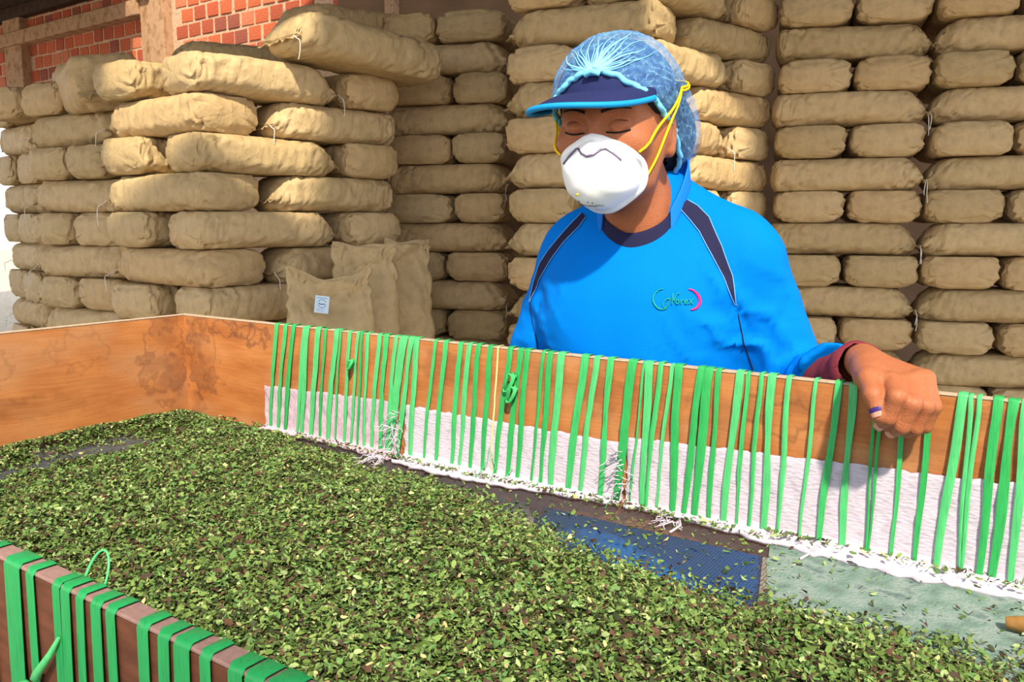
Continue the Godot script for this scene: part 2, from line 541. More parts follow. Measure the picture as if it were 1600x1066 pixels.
func sacks() -> void:
	for k in 10:
		sack_shapes.append({"body": sack_mesh(100 + k * 7, false), "seam": seam_mesh(k), "thread": thread_mesh(k, 1.0), "thread_back": thread_mesh(k, -1.0)})
	var r := rng
	# the long wall beyond the resting hand: two columns, courses of one lengthwise sack and of two end-on sacks by turns
	var fw := face(1.385, -4.53, -17.0)
	for k in 15:
		var y := 0.1675 * k
		for col in 3:
			var o: float = [0.0, 0.75, 1.5][col] + r.randf_range(-0.004, 0.004)
			var colname: String = ["first", "second", "third"][col]
			if k % 2 == 1:
				lay(fw, o, o + 0.728, y, y + 0.1675, "l" if col == 0 else "L", col < 2 and k > 3 and r.randf() < 0.7, "lengthwise brown sack, wall beyond the hand, %s column, %s course down" % [colname, ordinal(14 - k)], "sacks in the wall beyond the hand")
			else:
				for h in 2:
					lay(fw, o + 0.374 * h, o + 0.374 * h + 0.366, y, y + 0.1675, "E", false, "end-on sack, wall beyond the hand, %s column, %s course down, %s of its pair" % [colname, ordinal(14 - k), ["first", "second"][h]], "sacks in the wall beyond the hand")
	# recessed stack between the corner stack and the woman
	var fm := face(-0.745, -4.98, -15.0)
	for k in 15:
		var y := 0.1675 * k
		if k % 2 == 1:
			lay(fm, r.randf_range(-0.01, 0.02), 0.73, y, y + 0.1675, "l", k > 3 and r.randf() < 0.7, "lengthwise sack in the recessed stack behind the upright sacks, %s course down" % ordinal(14 - k), "sacks in the recessed stack")
		else:
			var c := r.randf_range(0.30, 0.42)
			lay(fm, 0.0, c, y, y + 0.1675, "E", false, "end-on sack in the recessed stack, %s course down, beside the dark gap" % ordinal(14 - k), "sacks in the recessed stack")
			lay(fm, c + 0.005, 0.735, y, y + 0.1675, "E", false, "end-on sack in the recessed stack, %s course down, beside the jutting stack" % ordinal(14 - k), "sacks in the recessed stack")
	# jutting stack behind the woman's head: a corner, its two faces bonded
	var fp := face(-0.04, -4.2, -27.0)
	var fq := face(0.60, -3.87, 45.0)
	bonded(fp, fq, 15, 0.1675, 1, 1.15, "jutting stack behind the woman", false)
	# corner stack at the bare corner of the tray
	var fa := face(-2.02, -4.18, -33.0)
	var fb := face(-1.38, -3.77, 45.0)
	bonded(fa, fb, 12, 0.1745, 0, 1.10, "corner stack past the tray's bare corner", true)
	# two stacks that step back towards the bright gap
	for q in [[face(-2.70, -4.74, -30.0), "middle stack below the shaded pillar"], [face(-3.27, -5.42, -45.0), "stack beside the bright gap"]]:
		for k in 12:
			var y := 0.1745 * k
			if k % 2 == 0:
				lay(q[0], 0.0, 0.74, y, y + 0.1745, "L", k > 3, "lengthwise sack, %s, %s course down" % [q[1], ordinal(11 - k)], "sacks in the " + q[1])
			else:
				for h in 2:
					if k == 11 and h == 1 and q[0].at.x < -3.0:
						continue
					var o := -0.42 if k == 11 and q[0].at.x > -3.0 else 0.0
					lay(q[0], o + 0.375 * h, o + 0.375 * h + 0.367, y, y + 0.1745, "E", false, "end-on sack, %s, %s course down, %s" % [q[1], ordinal(11 - k), ["farther", "nearer"][h]], "sacks in the " + q[1], 0.6 if q[0].at.x < -3.0 else 1.0)
	loose_sacks()
	upright_sacks()

# two faces of one corner: the courses of parity «p» lie lengthwise along both faces, the others start with a sack turned round the corner
func bonded(f1: Dictionary, f2: Dictionary, courses: int, dy: float, p: int, len2: float, where: String, mouth_out: bool) -> void:
	var r := rng
	for k in courses:
		var y := dy * k
		var n := ordinal(courses - 1 - k)
		var g := "sacks in the " + where
		if k % 2 == p:
			lay(f1, 0.0, 0.74, y, y + dy, "L", k > 3 and mouth_out, "lengthwise sack, shaded face of the %s, %s course down" % [where, n], g)
			lay(f2, 0.395, len2 + r.randf_range(-0.01, 0.02), y, y + dy, "L", k > 3 and r.randf() < 0.8, "lengthwise sack, sunny face of the %s, %s course down" % [where, n], g)
		else:
			lay(f1, 0.0, 0.36, y, y + dy, "E", false, "end-on sack, shaded face of the %s, %s course down" % [where, n], g)
			lay(f2, 0.0, 0.74, y, y + dy, "l", k > 3 and r.randf() < 0.6, "sack turned round the corner, %s, %s course down" % [where, n], g)
			lay(f2, 0.778, len2 + 0.02, y, y + dy, "E", false, "end-on sack, sunny face of the %s, %s course down" % [where, n], g)

func loose_sacks() -> void:
	# x, y, z, yaw, pitch, roll, label
	for a in [
		[-0.79, 2.094, -4.36, 45.0, -3.0, 0.0, "loose brown sack with a peaked mouth on top of the corner stack", Vector3(1.15, 1.15, 1.1)],
		[-1.47, 2.094, -4.72, 28.0, 0.0, 0.0, "loose brown sack lying behind the top of the corner stack", Vector3(1.0, 1.05, 1.0)],
		[-2.17, 1.926, -4.62, 122.0, 4.0, -8.0, "bulging brown sack slumped across two stacks below the brick wall", Vector3(0.95, 1.6, 1.05)],
		[-0.97, 2.345, -5.02, 58.0, 6.0, 0.0, "brown sack tilted on top behind the recessed stack, under the bricks", Vector3(1.05, 1.1, 1.1)],
	]:
		var b := Basis.from_euler(Vector3(deg_to_rad(a[5]), deg_to_rad(a[3]), deg_to_rad(a[4]))) * Basis.from_scale(a[7])
		sack(a[6], "", Transform3D(b, Vector3(a[0], a[1], a[2])), int(rng.randi() % sack_shapes.size()), a[0] > -1.2, rng.randi())

func upright_mesh(sd: int, w: float, d: float, h: float, dip: float) -> ArrayMesh:
	var n := noise(sd, 4.0)
	var n2 := noise(sd + 3, 7.0, FastNoiseLite.TYPE_SIMPLEX_SMOOTH, 2)
	var m := MB.new()
	var nu := 40
	var nv := 48
	for i in nu:
		var f := i / (nu - 1.0)
		var top := smoothstep(0.62, 1.0, f)
		var foot := sqrt(1.0 - pow(1.0 - minf(f / 0.08, 1.0), 2.0))
		var hd := d * 0.5 * lerpf(1.0, 0.05, pow(top, 1.3)) * lerpf(0.8, 1.0, foot)
		var hw := w * 0.5 * lerpf(1.0, 0.98, top) * lerpf(0.88, 1.0, foot)
		for j in nv:
			var a := TAU * j / nv
			var e := 2.0 / 2.8
			var p := Vector3(signf(cos(a)) * pow(absf(cos(a)), e) * hw, h * f, signf(sin(a)) * pow(absf(sin(a)), e) * hd)
			p.y -= dip * top * (1.0 - pow(absf(p.x) / hw, 2.0)) * 1.0
			var fold := 1.0 - absf(n2.get_noise_3d(p.x * 1.5 + p.y * 0.8, p.y * 0.9 - p.x * 0.6, p.z * 0.5))
			var o := Vector3(cos(a), 0, sin(a))
			p += o * (n.get_noise_3dv(p) * 0.022 - 0.034 * pow(fold, 7.0) * (0.25 + top)) * (0.5 + 0.5 * foot)
			p.y += n.get_noise_2d(p.x * 1.6, 3.0) * 0.012 * top
			m.vert(p)
	m.grid(0, nu, nv, true)
	# walked the other way round: outside is dv x du
	var r := m.ix.duplicate()
	for k in range(0, r.size(), 3):
		m.ix[k + 1] = r[k + 2]
		m.ix[k + 2] = r[k + 1]
	var base := m.vert(Vector3(0, 0, 0))
	for j in nv:
		m.tri(base, j, (j + 1) % nv)
	return m.done()

func upright_sacks() -> void:
	for a in [
		[-0.825, -3.83, 22.0, 0.40, 0.24, 1.16, 0.085, "upright brown sack with a white printed label, before the corner stack", true, 61],
		[-0.72, -4.12, 14.0, 0.33, 0.24, 1.24, 0.02, "upright brown sack with a crumpled top, standing between two other upright sacks", false, 77],
		[-0.55, -4.42, 30.0, 0.27, 0.20, 1.25, 0.02, "rearmost upright brown sack, narrow and smooth, against the recessed stack", false, 83],
	]:
		var o := thing("upright_sack", a[7], "sack", Transform3D(Basis(Vector3.UP, deg_to_rad(a[2])), Vector3(a[0], 0, a[1])), "upright sacks in front of the stacks")
		part("sack_body", upright_mesh(a[9], a[3], a[4], a[5], a[6]), M.paper[0], o)
		var lip := []
		for i in 3:
			for j in 13:
				var x: float = (j / 12.0 - 0.5) * a[3] * 0.93
				lip.append(Vector3(x, a[5] - a[6] * (1.0 - pow(absf(x) / (a[3] * 0.5), 2.0)) - 0.012 + 0.014 * i + 0.006 * sin(x * 40.0), 0.003 * sin(x * 30.0) + 0.002 * i))
		var lm := MB.new()
		lm.sheet(lip, 3, 13, 0.006)
		part("folded_mouth", lm.done(), M.seam, o)
		if a[8]:
			label_on(o)

func label_on(o: Node3D) -> void:
	# white printed paper label: a sheet that leans with the sack's face, with a ring emblem and lines of print
	var img := Image.create(96, 128, false, Image.FORMAT_RGB8)
	img.fill(Color(0.80, 0.88, 0.95))
	img.fill_rect(Rect2i(12, 14, 72, 5), Color(0.50, 0.62, 0.78))
	for k in 5:
		img.fill_rect(Rect2i(14, 96 + k * 5, 60 - (k % 3) * 9, 2), Color(0.62, 0.72, 0.84))
	for y in 128:
		for x in 96:
			var d := Vector2(x - 48, (y - 58) * 0.9).length()
			if d > 25 and d < 29 and (y < 48 or y > 66):
				img.set_pixel(x, y, Color(0.35, 0.52, 0.75))
	for b in [[26, 56, 9, 8], [36, 60, 12, 6], [49, 57, 7, 9], [58, 58, 14, 6]]:
		img.fill_rect(Rect2i(b[0], b[1], b[2], b[3]), Color(0.12, 0.25, 0.38))
	var lm := mat(Color.WHITE, 0.6)
	lm.albedo_texture = ImageTexture.create_from_image(img)
	var m := MB.new()
	for i in 2:
		for j in 2:
			m.vert(Vector3((j - 0.5) * 0.062, (0.5 - i) * 0.078, 0), Color.WHITE, Vector2(j, i))
	m.quad(2, 3, 1, 0)
	for i in 2:
		for j in 2:
			m.vert(Vector3((j - 0.5) * 0.062, (0.5 - i) * 0.078, -0.0012), Color.WHITE, Vector2(0.05, 0.05))
	m.quad(4, 5, 7, 6)
	for e in [[0, 2, 6, 4], [3, 1, 5, 7], [1, 0, 4, 5], [2, 3, 7, 6]]:
		m.quad(e[0], e[1], e[2], e[3])
	var p := part("printed_label", m.done(false, true), lm, o, "small white label with a round emblem")
	p.transform = Transform3D(Basis(Vector3.RIGHT, -0.25) * Basis(Vector3.BACK, -0.16), Vector3(-0.062, 0.985, 0.104))

# ---------------------------------------------------------------- the sieving tray (axes: along the back board, up, towards the near board)
const TOP := 1.15
const NET := 0.93
const LONG := 1.95
const WIDE := 0.85

func wood_texture(wpx: int, length: float, sd: int, stains: Array) -> ImageTexture:
	var hpx := 200
	var img := Image.create(wpx, hpx, false, Image.FORMAT_RGB8)
	var n1 := noise(sd, 1.0, FastNoiseLite.TYPE_SIMPLEX_SMOOTH, 4)
	var n2 := noise(sd + 1, 1.0, FastNoiseLite.TYPE_SIMPLEX_SMOOTH, 3)
	var n3 := noise(sd + 2, 1.0, FastNoiseLite.TYPE_SIMPLEX_SMOOTH, 4)
	var light := Color(0.74, 0.49, 0.285)
	var dark := Color(0.61, 0.36, 0.185)
	var dust := Color(0.70, 0.53, 0.40)
	var stain := Color(0.38, 0.24, 0.17)
	for y in hpx:
		var fy := 0.25 * y / hpx
		for x in wpx:
			var fx := length * x / wpx
			var grain := n1.get_noise_2d(fx * 9.0, fy * 260.0 + n2.get_noise_2d(fx * 2.0, fy * 9.0) * 4.0)
			var cloud := n2.get_noise_2d(fx * 5.0, fy * 14.0)
			var col := light.lerp(dark, clampf(0.42 + grain * 0.42 + cloud * 0.55, 0, 1))
			col = col.lerp(dust, 0.5 * smoothstep(-0.1, 0.6, n1.get_noise_2d(fx * 3.0 + 40.0, fy * 6.0)))
			var speck := n3.get_noise_2d(fx * 120.0, fy * 240.0)
			if speck > 0.55:
				col = col.lerp(stain, 0.35)
			for s in stains:                            # [along, down, half width, half height, strength, ring]: a blot, or a tide mark with a dark rim
				var d := Vector2((fx - s[0]) / s[2], (fy - s[1]) / s[3]).length() + n3.get_noise_2d(fx * 24.0, fy * 24.0) * 0.75
				if s[5] > 0.5:
					col = col.lerp(stain, s[4] * exp(-pow((d - 0.8) / 0.13, 2.0)))
				else:
					col = col.lerp(stain, s[4] * 0.5 * (1.0 - smoothstep(0.45, 1.1, d)))
			img.set_pixel(x, y, col)
	return ImageTexture.create_from_image(img)

func wood_mat(length: float, t: ImageTexture) -> StandardMaterial3D:
	var m := StandardMaterial3D.new()
	m.albedo_texture = t
	m.roughness = 0.55
	m.metallic_specular = 0.35
	m.uv1_scale = Vector3(1.0 / length, -4.0, 1)
	m.uv1_offset = Vector3(0.0, 4.6, 0)
	return m

func ribbon(pts: Array, widths: Array, axis: Vector3, fold: float) -> ArrayMesh:
	var m := MB.new()
	var g := []
	for k in pts.size():
		for j in 3:
			var d: Vector3 = pts[mini(k + 1, pts.size() - 1)] - pts[maxi(k - 1, 0)]
			var nrm := axis.cross(d).normalized()
			g.append(pts[k] + axis * widths[k] * (j - 1) * 0.5 + nrm * (fold if j == 1 else 0.0))
	m.sheet(g, pts.size(), 3, 0.0007)
	return m.done()

func tray() -> void:
	var o := thing("sieving_tray", "long wooden sieving tray laced with green plastic strips, holding green leaves", "tray", tray_xf)
	var r := RandomNumberGenerator.new()
	r.seed = 5
	# boards
	var b := MB.new()
	b.box(Vector3(-0.013, 0.90, -0.013), Vector3(LONG, TOP - 0.003, 0.0), 0.001)
	var back := part("back_board", b.done(false, true), wood_mat(LONG, wood_texture(1536, LONG, 3, [
		[0.035, 0.05, 0.035, 0.05, 0.55, 0], [0.055, 0.13, 0.045, 0.05, 0.6, 0], [0.03, 0.20, 0.02, 0.06, 0.4, 0], [0.06, 0.09, 0.055, 0.09, 0.35, 1],
		[0.14, 0.02, 0.05, 0.02, 0.5, 1], [0.20, 0.022, 0.04, 0.018, 0.5, 1], [0.245, 0.03, 0.035, 0.026, 0.5, 1], [0.13, 0.14, 0.012, 0.006, 0.6, 0],
		[0.40, 0.06, 0.05, 0.03, 0.35, 0], [0.73, 0.045, 0.09, 0.03, 0.45, 0], [0.95, 0.04, 0.05, 0.03, 0.35, 0], [1.03, 0.05, 0.03, 0.05, 0.5, 0],
		[1.12, 0.05, 0.05, 0.025, 0.4, 0], [1.22, 0.06, 0.06, 0.04, 0.45, 0], [1.33, 0.03, 0.05, 0.02, 0.45, 0], [1.30, 0.05, 0.05, 0.03, 0.35, 1], [1.45, 0.06, 0.05, 0.03, 0.35, 0], [1.55, 0.03, 0.05, 0.03, 0.4, 0]])), o, "orange-brown board hung with green strips")
	b = MB.new()
	b.box(Vector3(-0.013, 0.90, -0.0131), Vector3(WIDE + 0.013, TOP - 0.003, 0.0), 0.001)
	var left := part("end_board", b.done(false, true), wood_mat(0.876, wood_texture(900, 0.876, 8, [
		[0.80, 0.04, 0.03, 0.05, 0.45, 0], [0.79, 0.10, 0.05, 0.025, 0.5, 0], [0.815, 0.125, 0.04, 0.045, 0.55, 0], [0.83, 0.18, 0.03, 0.05, 0.35, 0], [0.80, 0.09, 0.06, 0.10, 0.35, 1],
		[0.35, 0.14, 0.16, 0.03, 0.3, 0], [0.55, 0.15, 0.12, 0.025, 0.25, 0], [0.20, 0.03, 0.10, 0.02, 0.25, 0], [0.45, 0.06, 0.05, 0.03, 0.18, 1], [0.62, 0.05, 0.06, 0.04, 0.18, 1]])), o, "bare orange-brown end board")
	left.transform = Transform3D(Basis(Vector3.UP, PI / 2), Vector3(0, 0, WIDE))
	b = MB.new()
	b.box(Vector3(-0.013, 0.90, WIDE), Vector3(LONG, TOP - 0.003, WIDE + 0.013), 0.001)
	var front := part("front_board", b.done(), M.boardback, o, "brown board with green strips wound over it")
	b = MB.new()
	b.box(Vector3(LONG, 0.90, -0.013), Vector3(LONG + 0.013, TOP, WIDE + 0.013), 0.001)
	part("end_board", b.done(), M.boardback, o)
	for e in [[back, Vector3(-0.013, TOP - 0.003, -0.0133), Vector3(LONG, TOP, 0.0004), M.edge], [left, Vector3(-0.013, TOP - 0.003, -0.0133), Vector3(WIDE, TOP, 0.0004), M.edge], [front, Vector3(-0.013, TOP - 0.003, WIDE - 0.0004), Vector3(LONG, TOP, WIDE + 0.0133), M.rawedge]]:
		var q := MB.new()
		q.box(e[1], e[2], 0.0008)
		part("sawn_edge", q.done(), e[3], e[0], "pale sawn top edge")
	for k in 4:
		b = MB.new()
		var x := 0.02 if k % 2 == 0 else LONG - 0.07
		var z := 0.02 if k < 2 else WIDE - 0.07
		b.box(Vector3(x, 0, z), Vector3(x + 0.05, 0.91, z + 0.05), 0.003)
		part("leg", b.done(), M.boardback, o)
	# wire cloth of the floor
	var m := MB.new()
	var h := 0.00038
	var x := 0.002
	while x < LONG:
		wire(m, Vector3(x, NET + h, 0), Vector3(x, NET + h, WIDE), h)
		x += 0.0042
	var z := 0.002
	while z < WIDE:
		wire(m, Vector3(0, NET, z), Vector3(LONG, NET, z), h)
		z += 0.0042
	part("wire_mesh", m.done(), M.wire, o, "dark woven wire floor").set_meta("kind", "stuff")
	# finer grey-green gauze patched over its far end
	var n := noise(71, 3.0)
	var pts := []
	for i in 40:
		for j in 50:
			var w := 0.002 + (WIDE - 0.004) * j / 49.0
			var s0 := 1.292 + 0.30 * w + n.get_noise_2d(w * 4.0, 0) * 0.004
			var s := lerpf(s0, LONG - 0.002, i / 39.0)
			pts.append(Vector3(s, NET + 0.0030 + 0.0025 * (n.get_noise_2d(s * 2.2, w * 3.0) + 0.5) * smoothstep(0, 0.1, i / 39.0), w))
	m = MB.new()
	m.sheet(pts, 40, 50, 0.0012)
	part("gauze", m.done(), M.gauze, o, "grey-green gauze sheet")
	cloths(back)
	# lacing on the back board: where each strip crosses the top edge, where it reaches the net, its width in millimetres
	var laces := [[0.307, 0.283, 11], [0.334, 0.306, 11], [0.357, 0.328, 12], [0.388, 0.363, 9], [0.396, 0.377, 13], [0.427, 0.404, 14], [0.446, 0.427, 8], [0.476, 0.448, 13], [0.487, 0.469, 5], [0.51, 0.493, 9], [0.532, 0.512, 7], [0.541, 0.529, 6], [0.555, 0.545, 9], [0.585, 0.563, 10], [0.601, 0.585, 12], [0.624, 0.6, 9], [0.643, 0.606, 18], [0.661, 0.629, 12], [0.672, 0.658, 12], [0.714, 0.689, 7], [0.737, 0.716, 10], [0.768, 0.751, 10], [0.787, 0.768, 10], [0.806, 0.792, 10], [0.829, 0.817, 10], [0.845, 0.834, 3], [0.869, 0.841, 10], [0.889, 0.866, 11], [0.902, 0.887, 10], [0.932, 0.915, 6], [0.944, 0.932, 10], [0.964, 0.95, 13], [1.006, 0.981, 13], [1.026, 1.002, 10], [1.049, 1.038, 11], [1.085, 1.066, 14], [1.103, 1.088, 4], [1.111, 1.108, 12], [1.129, 1.113, 8], [1.146, 1.129, 6], [1.156, 1.155, 12], [1.189, 1.173, 10], [1.2, 1.189, 13], [1.214, 1.21, 8], [1.244, 1.23, 11], [1.255, 1.248, 6], [1.273, 1.266, 6], [1.287, 1.287, 11], [1.309, 1.306, 7], [1.343, 1.334, 5], [1.371, 1.358, 9], [1.388, 1.386, 10], [1.415, 1.415, 4], [1.424, 1.418, 4], [1.448, 1.445, 6], [1.476, 1.472, 7], [1.509, 1.495, 10], [1.517, 1.519, 5], [1.526, 1.521, 5], [1.545, 1.54, 10], [1.56, 1.554, 11], [1.572, 1.573, 9], [1.60, 1.59, 9], [1.63, 1.62, 10], [1.67, 1.66, 8], [1.70, 1.69, 11]]
	for k in laces.size():
		var a: Array = laces[k]
		var w: float = a[2] * 0.001
		var lift := 0.0004 * (k % 3)
		var path := [Vector3(a[0] + 0.006, 1.06, -0.0145 - lift), Vector3(a[0] + 0.001, TOP - 0.002, -0.0143 - lift), Vector3(a[0], TOP + 0.0012 + lift, -0.012), Vector3(a[0], TOP + 0.0012 + lift, -0.001), Vector3(a[0], TOP - 0.001, 0.0014 + lift)]
		var wid := [w, w, w, w, w]
		var waist := r.randf_range(0.2, 0.9)
		var pinch := r.randf_range(0.0, 0.35) if w < 0.0125 else 0.08
		for q in 11:
			var f := (q + 1) / 11.0
			path.append(Vector3(lerpf(a[0], a[1], f) + 0.001 * sin(f * 7.0 + k), lerpf(TOP - 0.001, NET + 0.006, f), 0.0016 + lift + 0.0065 * f + 0.003 * sin(f * PI) * r.randf_range(0.2, 1.0)))
			wid.append(w * (1.0 - pinch * exp(-pow((f - waist) / 0.18, 2.0)) - 0.30 * smoothstep(0.55, 1.0, f)))
		part("lacing_strip", ribbon(path, wid, Vector3.RIGHT, r.randf_range(-0.001, 0.001)), M.palelace if w < 0.0035 else M.raffia[r.randi() % 3], back)
	# knots tied in the lacing
	for a in [[0.520, 1.093, 0.012, 0.016], [0.873, 1.098, 0.010, 0.030], [0.879, 1.080, 0.012, 0.026]]:
		var km := MB.new()
		for q in 4:
			var path := []
			for e in 7:
				var f := e / 6.0
				var ang := q * 1.7 + f * 4.4
				path.append(Vector3(a[0] + cos(ang) * a[3] * (0.2 + 0.25 * f), a[1] + sin(ang * 1.3) * a[3] * 0.5 - f * 0.004, a[2] + 0.004 * sin(ang)))
			km.tube(path, 0.0032, 0.0018, 6)
		part("lacing_knot", km.done(), M.raffia[0], back, "knotted tail of a green strip")
	# thin fallen fibres in front of the cloth
	var fm := MB.new()
	for a in [[0.834, 0.985, 0.822, 0.936], [0.838, 0.975, 0.852, 0.936], [0.880, 0.960, 0.862, 0.936], [0.93, 0.95, 0.925, 0.936], [1.045, 0.945, 1.062, 0.934], [0.826, 0.96, 0.818, 0.936]]:
		fm.tube([Vector3(a[0], a[1], 0.011), Vector3((a[0] + a[2]) * 0.5 + 0.003, (a[1] + a[3]) * 0.5, 0.014), Vector3(a[2], a[3], 0.035)], 0.0007, 0.0005, 4)
	part("green_fibres", fm.done(), M.raffia[1], back)
	# lacing on the near board, wound outside and over the top
	var laces2 := [[1.1124, 18.4], [1.1338, 8.6], [1.1632, 7.6], [1.1731, 9.1], [1.1883, 7.6], [1.2042, 9.4], [1.2184, 8.3], [1.2478, 9.3], [1.2655, 9.0], [1.2804, 12.3], [1.2987, 7.9], [1.3208, 9.9], [1.3337, 11.6], [1.3493, 14.3]]
	for k in 14:
		laces2.append([1.10 - 0.021 * (k + 1) + 0.005 * sin(k * 2.3), 9.0 + 2.0 * sin(k * 1.9)])
		laces2.append([1.355 + 0.021 * (k + 1) + 0.005 * sin(k * 2.9), 9.0 + 2.0 * cos(k * 1.7)])
	for k in laces2.size():
		var a: Array = laces2[k]
		var w: float = a[1] * 0.001
		var zo := WIDE + 0.013
		var lean := 0.004 * sin(k * 1.3)
		var path := []
		var wid := []
		for q in 9:
			var f := q / 8.0
			path.append(Vector3(a[0] + lean * (1.0 - f), lerpf(0.902, TOP - 0.002, f), zo + 0.0014 + 0.002 * sin(f * PI)))
			wid.append(w * (0.86 + 0.14 * f))
		for q in [Vector3(a[0], TOP + 0.0012, zo - 0.001), Vector3(a[0], TOP + 0.0012, WIDE + 0.001), Vector3(a[0], TOP - 0.002, WIDE - 0.0016), Vector3(a[0] + lean, 1.00, WIDE - 0.0018)]:
			path.append(q)
			wid.append(w)
		part("lacing_strip", ribbon(path, wid, Vector3.RIGHT, 0.0007 * sin(k * 2.1)), M.shadedraffia, front)
	var lm := MB.new()
	var loop := []
	for k in 17:
		var f := k / 16.0 * PI
		loop.append(Vector3(1.178 - 0.010 * cos(f), 1.150 + 0.016 * sin(f), WIDE - 0.007 * sin(f)))
	lm.tube(loop, 0.0009, 0.0007, 5)
	lm.tube([Vector3(1.135, 1.086, WIDE + 0.016), Vector3(1.146, 1.094, WIDE + 0.020), Vector3(1.158, 1.108, WIDE + 0.018), Vector3(1.166, 1.120, WIDE + 0.016)], 0.0034, 0.0012, 6)
	lm.tube([Vector3(1.118, 1.074, WIDE + 0.016), Vector3(1.132, 1.082, WIDE + 0.021), Vector3(1.140, 1.076, WIDE + 0.018)], 0.0045, 0.002, 6)
	part("lacing_knot", lm.done(), M.raffia[1], front, "knotted tail and loop of a green strip")
	# tan object lying on the gauze at the edge of the photo
	var w := MB.new()
	var tp := []
	for q in 12:
		var f := q / 11.0
		tp.append(Vector3(1.577 + 0.16 * f, NET + 0.013 + 0.012 * f, 0.128 - 0.02 * f))
	w.tube(tp, 0.006, 0.034, 14)
	part("tan_handle", w.done(), M.tan, self)
	var th := get_child(get_child_count() - 1)
	th.transform = tray_xf
	th.set_meta("label", "tan rounded wooden end lying on the grey gauze at the photo's edge")
	th.set_meta("category", "handle")

func wire(m: MB, a: Vector3, b: Vector3, h: float) -> void:
	var d := (b - a).normalized()
	var s := d.cross(Vector3.UP) * h
	var u := Vector3.UP * h
	var f := m.v.size()
	for p in [a, b]:
		m.vert(p + s)
		m.vert(p + u)
		m.vert(p - s)
		m.vert(p - u)
	for j in 4:
		var j2 := (j + 1) % 4
		m.quad(f + j, f + 4 + j, f + 4 + j2, f + j2)

func cloths(back: Node3D) -> void:
	var r := RandomNumberGenerator.new()
	r.seed = 17
	# start, end, height of the upper edge at both ends, material
	for a in [[0.266, 0.628, 1.022, 1.034, M.pinkcloth, 1.0], [0.644, 1.074, 1.030, 1.027, M.cloth, 0.4], [1.080, 1.80, 1.037, 1.064, M.cloth, 0.5]]:
		var n := noise(int(a[0] * 1000), 6.0)
		var nu := int((a[1] - a[0]) / 0.008)
		var pts := []
		for i in nu:
			var f := i / (nu - 1.0)
			var s: float = lerpf(a[0], a[1], f)
			var reach: float = 0.026 + 0.016 * sin(s * 9.0 + 1.0) + 0.010 * n.get_noise_2d(s * 5.0, 0)
			for j in 19:
				var p := Vector3(s, 0, 0)
				if j < 12:
					var t := j / 11.0
					p.y = lerpf(lerpf(a[2], a[3], f) + 0.004 * n.get_noise_2d(s * 8.0, 4.0), NET + 0.012, t)
					p.z = 0.003 + 0.002 * t + a[5] * 0.0045 * n.get_noise_2d(s * 9.0, p.y * 3.0) * sin(t * PI)
				elif j < 16:
					var t := (j - 11) / 4.0
					p.z = 0.005 + reach * t
					p.y = NET + 0.012 * pow(1.0 - t, 2.0) + 0.004 + 0.002 * n.get_noise_2d(s * 11.0, t)
				else:
					var t := (j - 15) / 3.0                      # the hem turns over
					p.z = 0.005 + reach + 0.003 * sin(t * PI)
					p.y = NET + 0.004 + 0.006 * t + 0.002 * n.get_noise_2d(s * 11.0, 1.0)
				if i < 2 or i > nu - 3:
					p.x += 0.005 * n.get_noise_2d(p.y * 9.0, f * 50.0)
				pts.append(p)
		var m := MB.new()
		m.sheet(pts, nu, 19, 0.0022)
		part("lining_cloth", m.done(), a[4], back, "pinkish woven cloth lining" if a[5] > 0.9 else "white woven cloth lining")
	for a in [[0.632, 0.985, 0.016, 22, 0.05], [1.077, 0.99, 0.012, 20, 0.036], [1.165, 0.940, 0.034, 12, 0.03], [0.625, 0.942, 0.05, 16, 0.05]]:
		var m := MB.new()
		for k in a[3]:
			var p := Vector3(a[0] + r.randf_range(-0.012, 0.012), a[1] + r.randf_range(-0.045, 0.035) * (1.0 if a[1] > 0.95 else 0.1), a[2] + r.randf_range(-0.003, 0.006))
			var d: Vector3 = Vector3(r.randf_range(-0.7, 0.7), r.randf_range(-1.0, 0.3), r.randf_range(0, 0.5)).normalized() * r.randf_range(0.3, 1.0) * a[4]
			if a[1] < 0.95:
				d = Vector3(r.randf_range(-1, 0.6), -0.05, r.randf_range(0.1, 0.9)).normalized() * r.randf_range(0.4, 1.0) * a[4]
			m.tube([p, p + d * 0.35 + Vector3(r.randf_range(-1, 1), r.randf_range(-0.3, 1), r.randf_range(0, 1)) * 0.006, p + d * 0.7 + Vector3(r.randf_range(-1, 1), 0, 0) * 0.006, p + d], 0.0010, 0.0006, 4)
		part("frayed_threads", m.done(), M.cloth, back, "white frayed threads at a cloth joint")
	var q := MB.new()
	q.tube([Vector3(1.362, NET + 0.012, 0.020), Vector3(1.358, NET + 0.008, 0.045), Vector3(1.352, NET + 0.006, 0.066)], 0.0012, 0.0022, 5)
	q.tube([Vector3(1.178, NET + 0.010, 0.034), Vector3(1.186, NET + 0.009, 0.050), Vector3(1.182, NET + 0.006, 0.075)], 0.0012, 0.0022, 5)
	part("frayed_threads", q.done(), M.cloth, back, "stray white cloth fibres")

# ---------------------------------------------------------------- the leaves
const EDGE := [[0.0, -0.02], [0.327, -0.01], [0.431, 0.042], [0.588, 0.065], [0.695, 0.083], [0.878, 0.08], [0.99, 0.124], [1.067, 0.162], [1.143, 0.177], [1.283, 0.186], [1.417, 0.182], [1.487, 0.204], [1.599, 0.212], [2.0, 0.24]]

func leaf_edge(s: float) -> float:
	for k in EDGE.size() - 1:
		if s < EDGE[k + 1][0]:
			return lerpf(EDGE[k][1], EDGE[k + 1][1], (s - EDGE[k][0]) / (EDGE[k + 1][0] - EDGE[k][0]))
	return 0.24

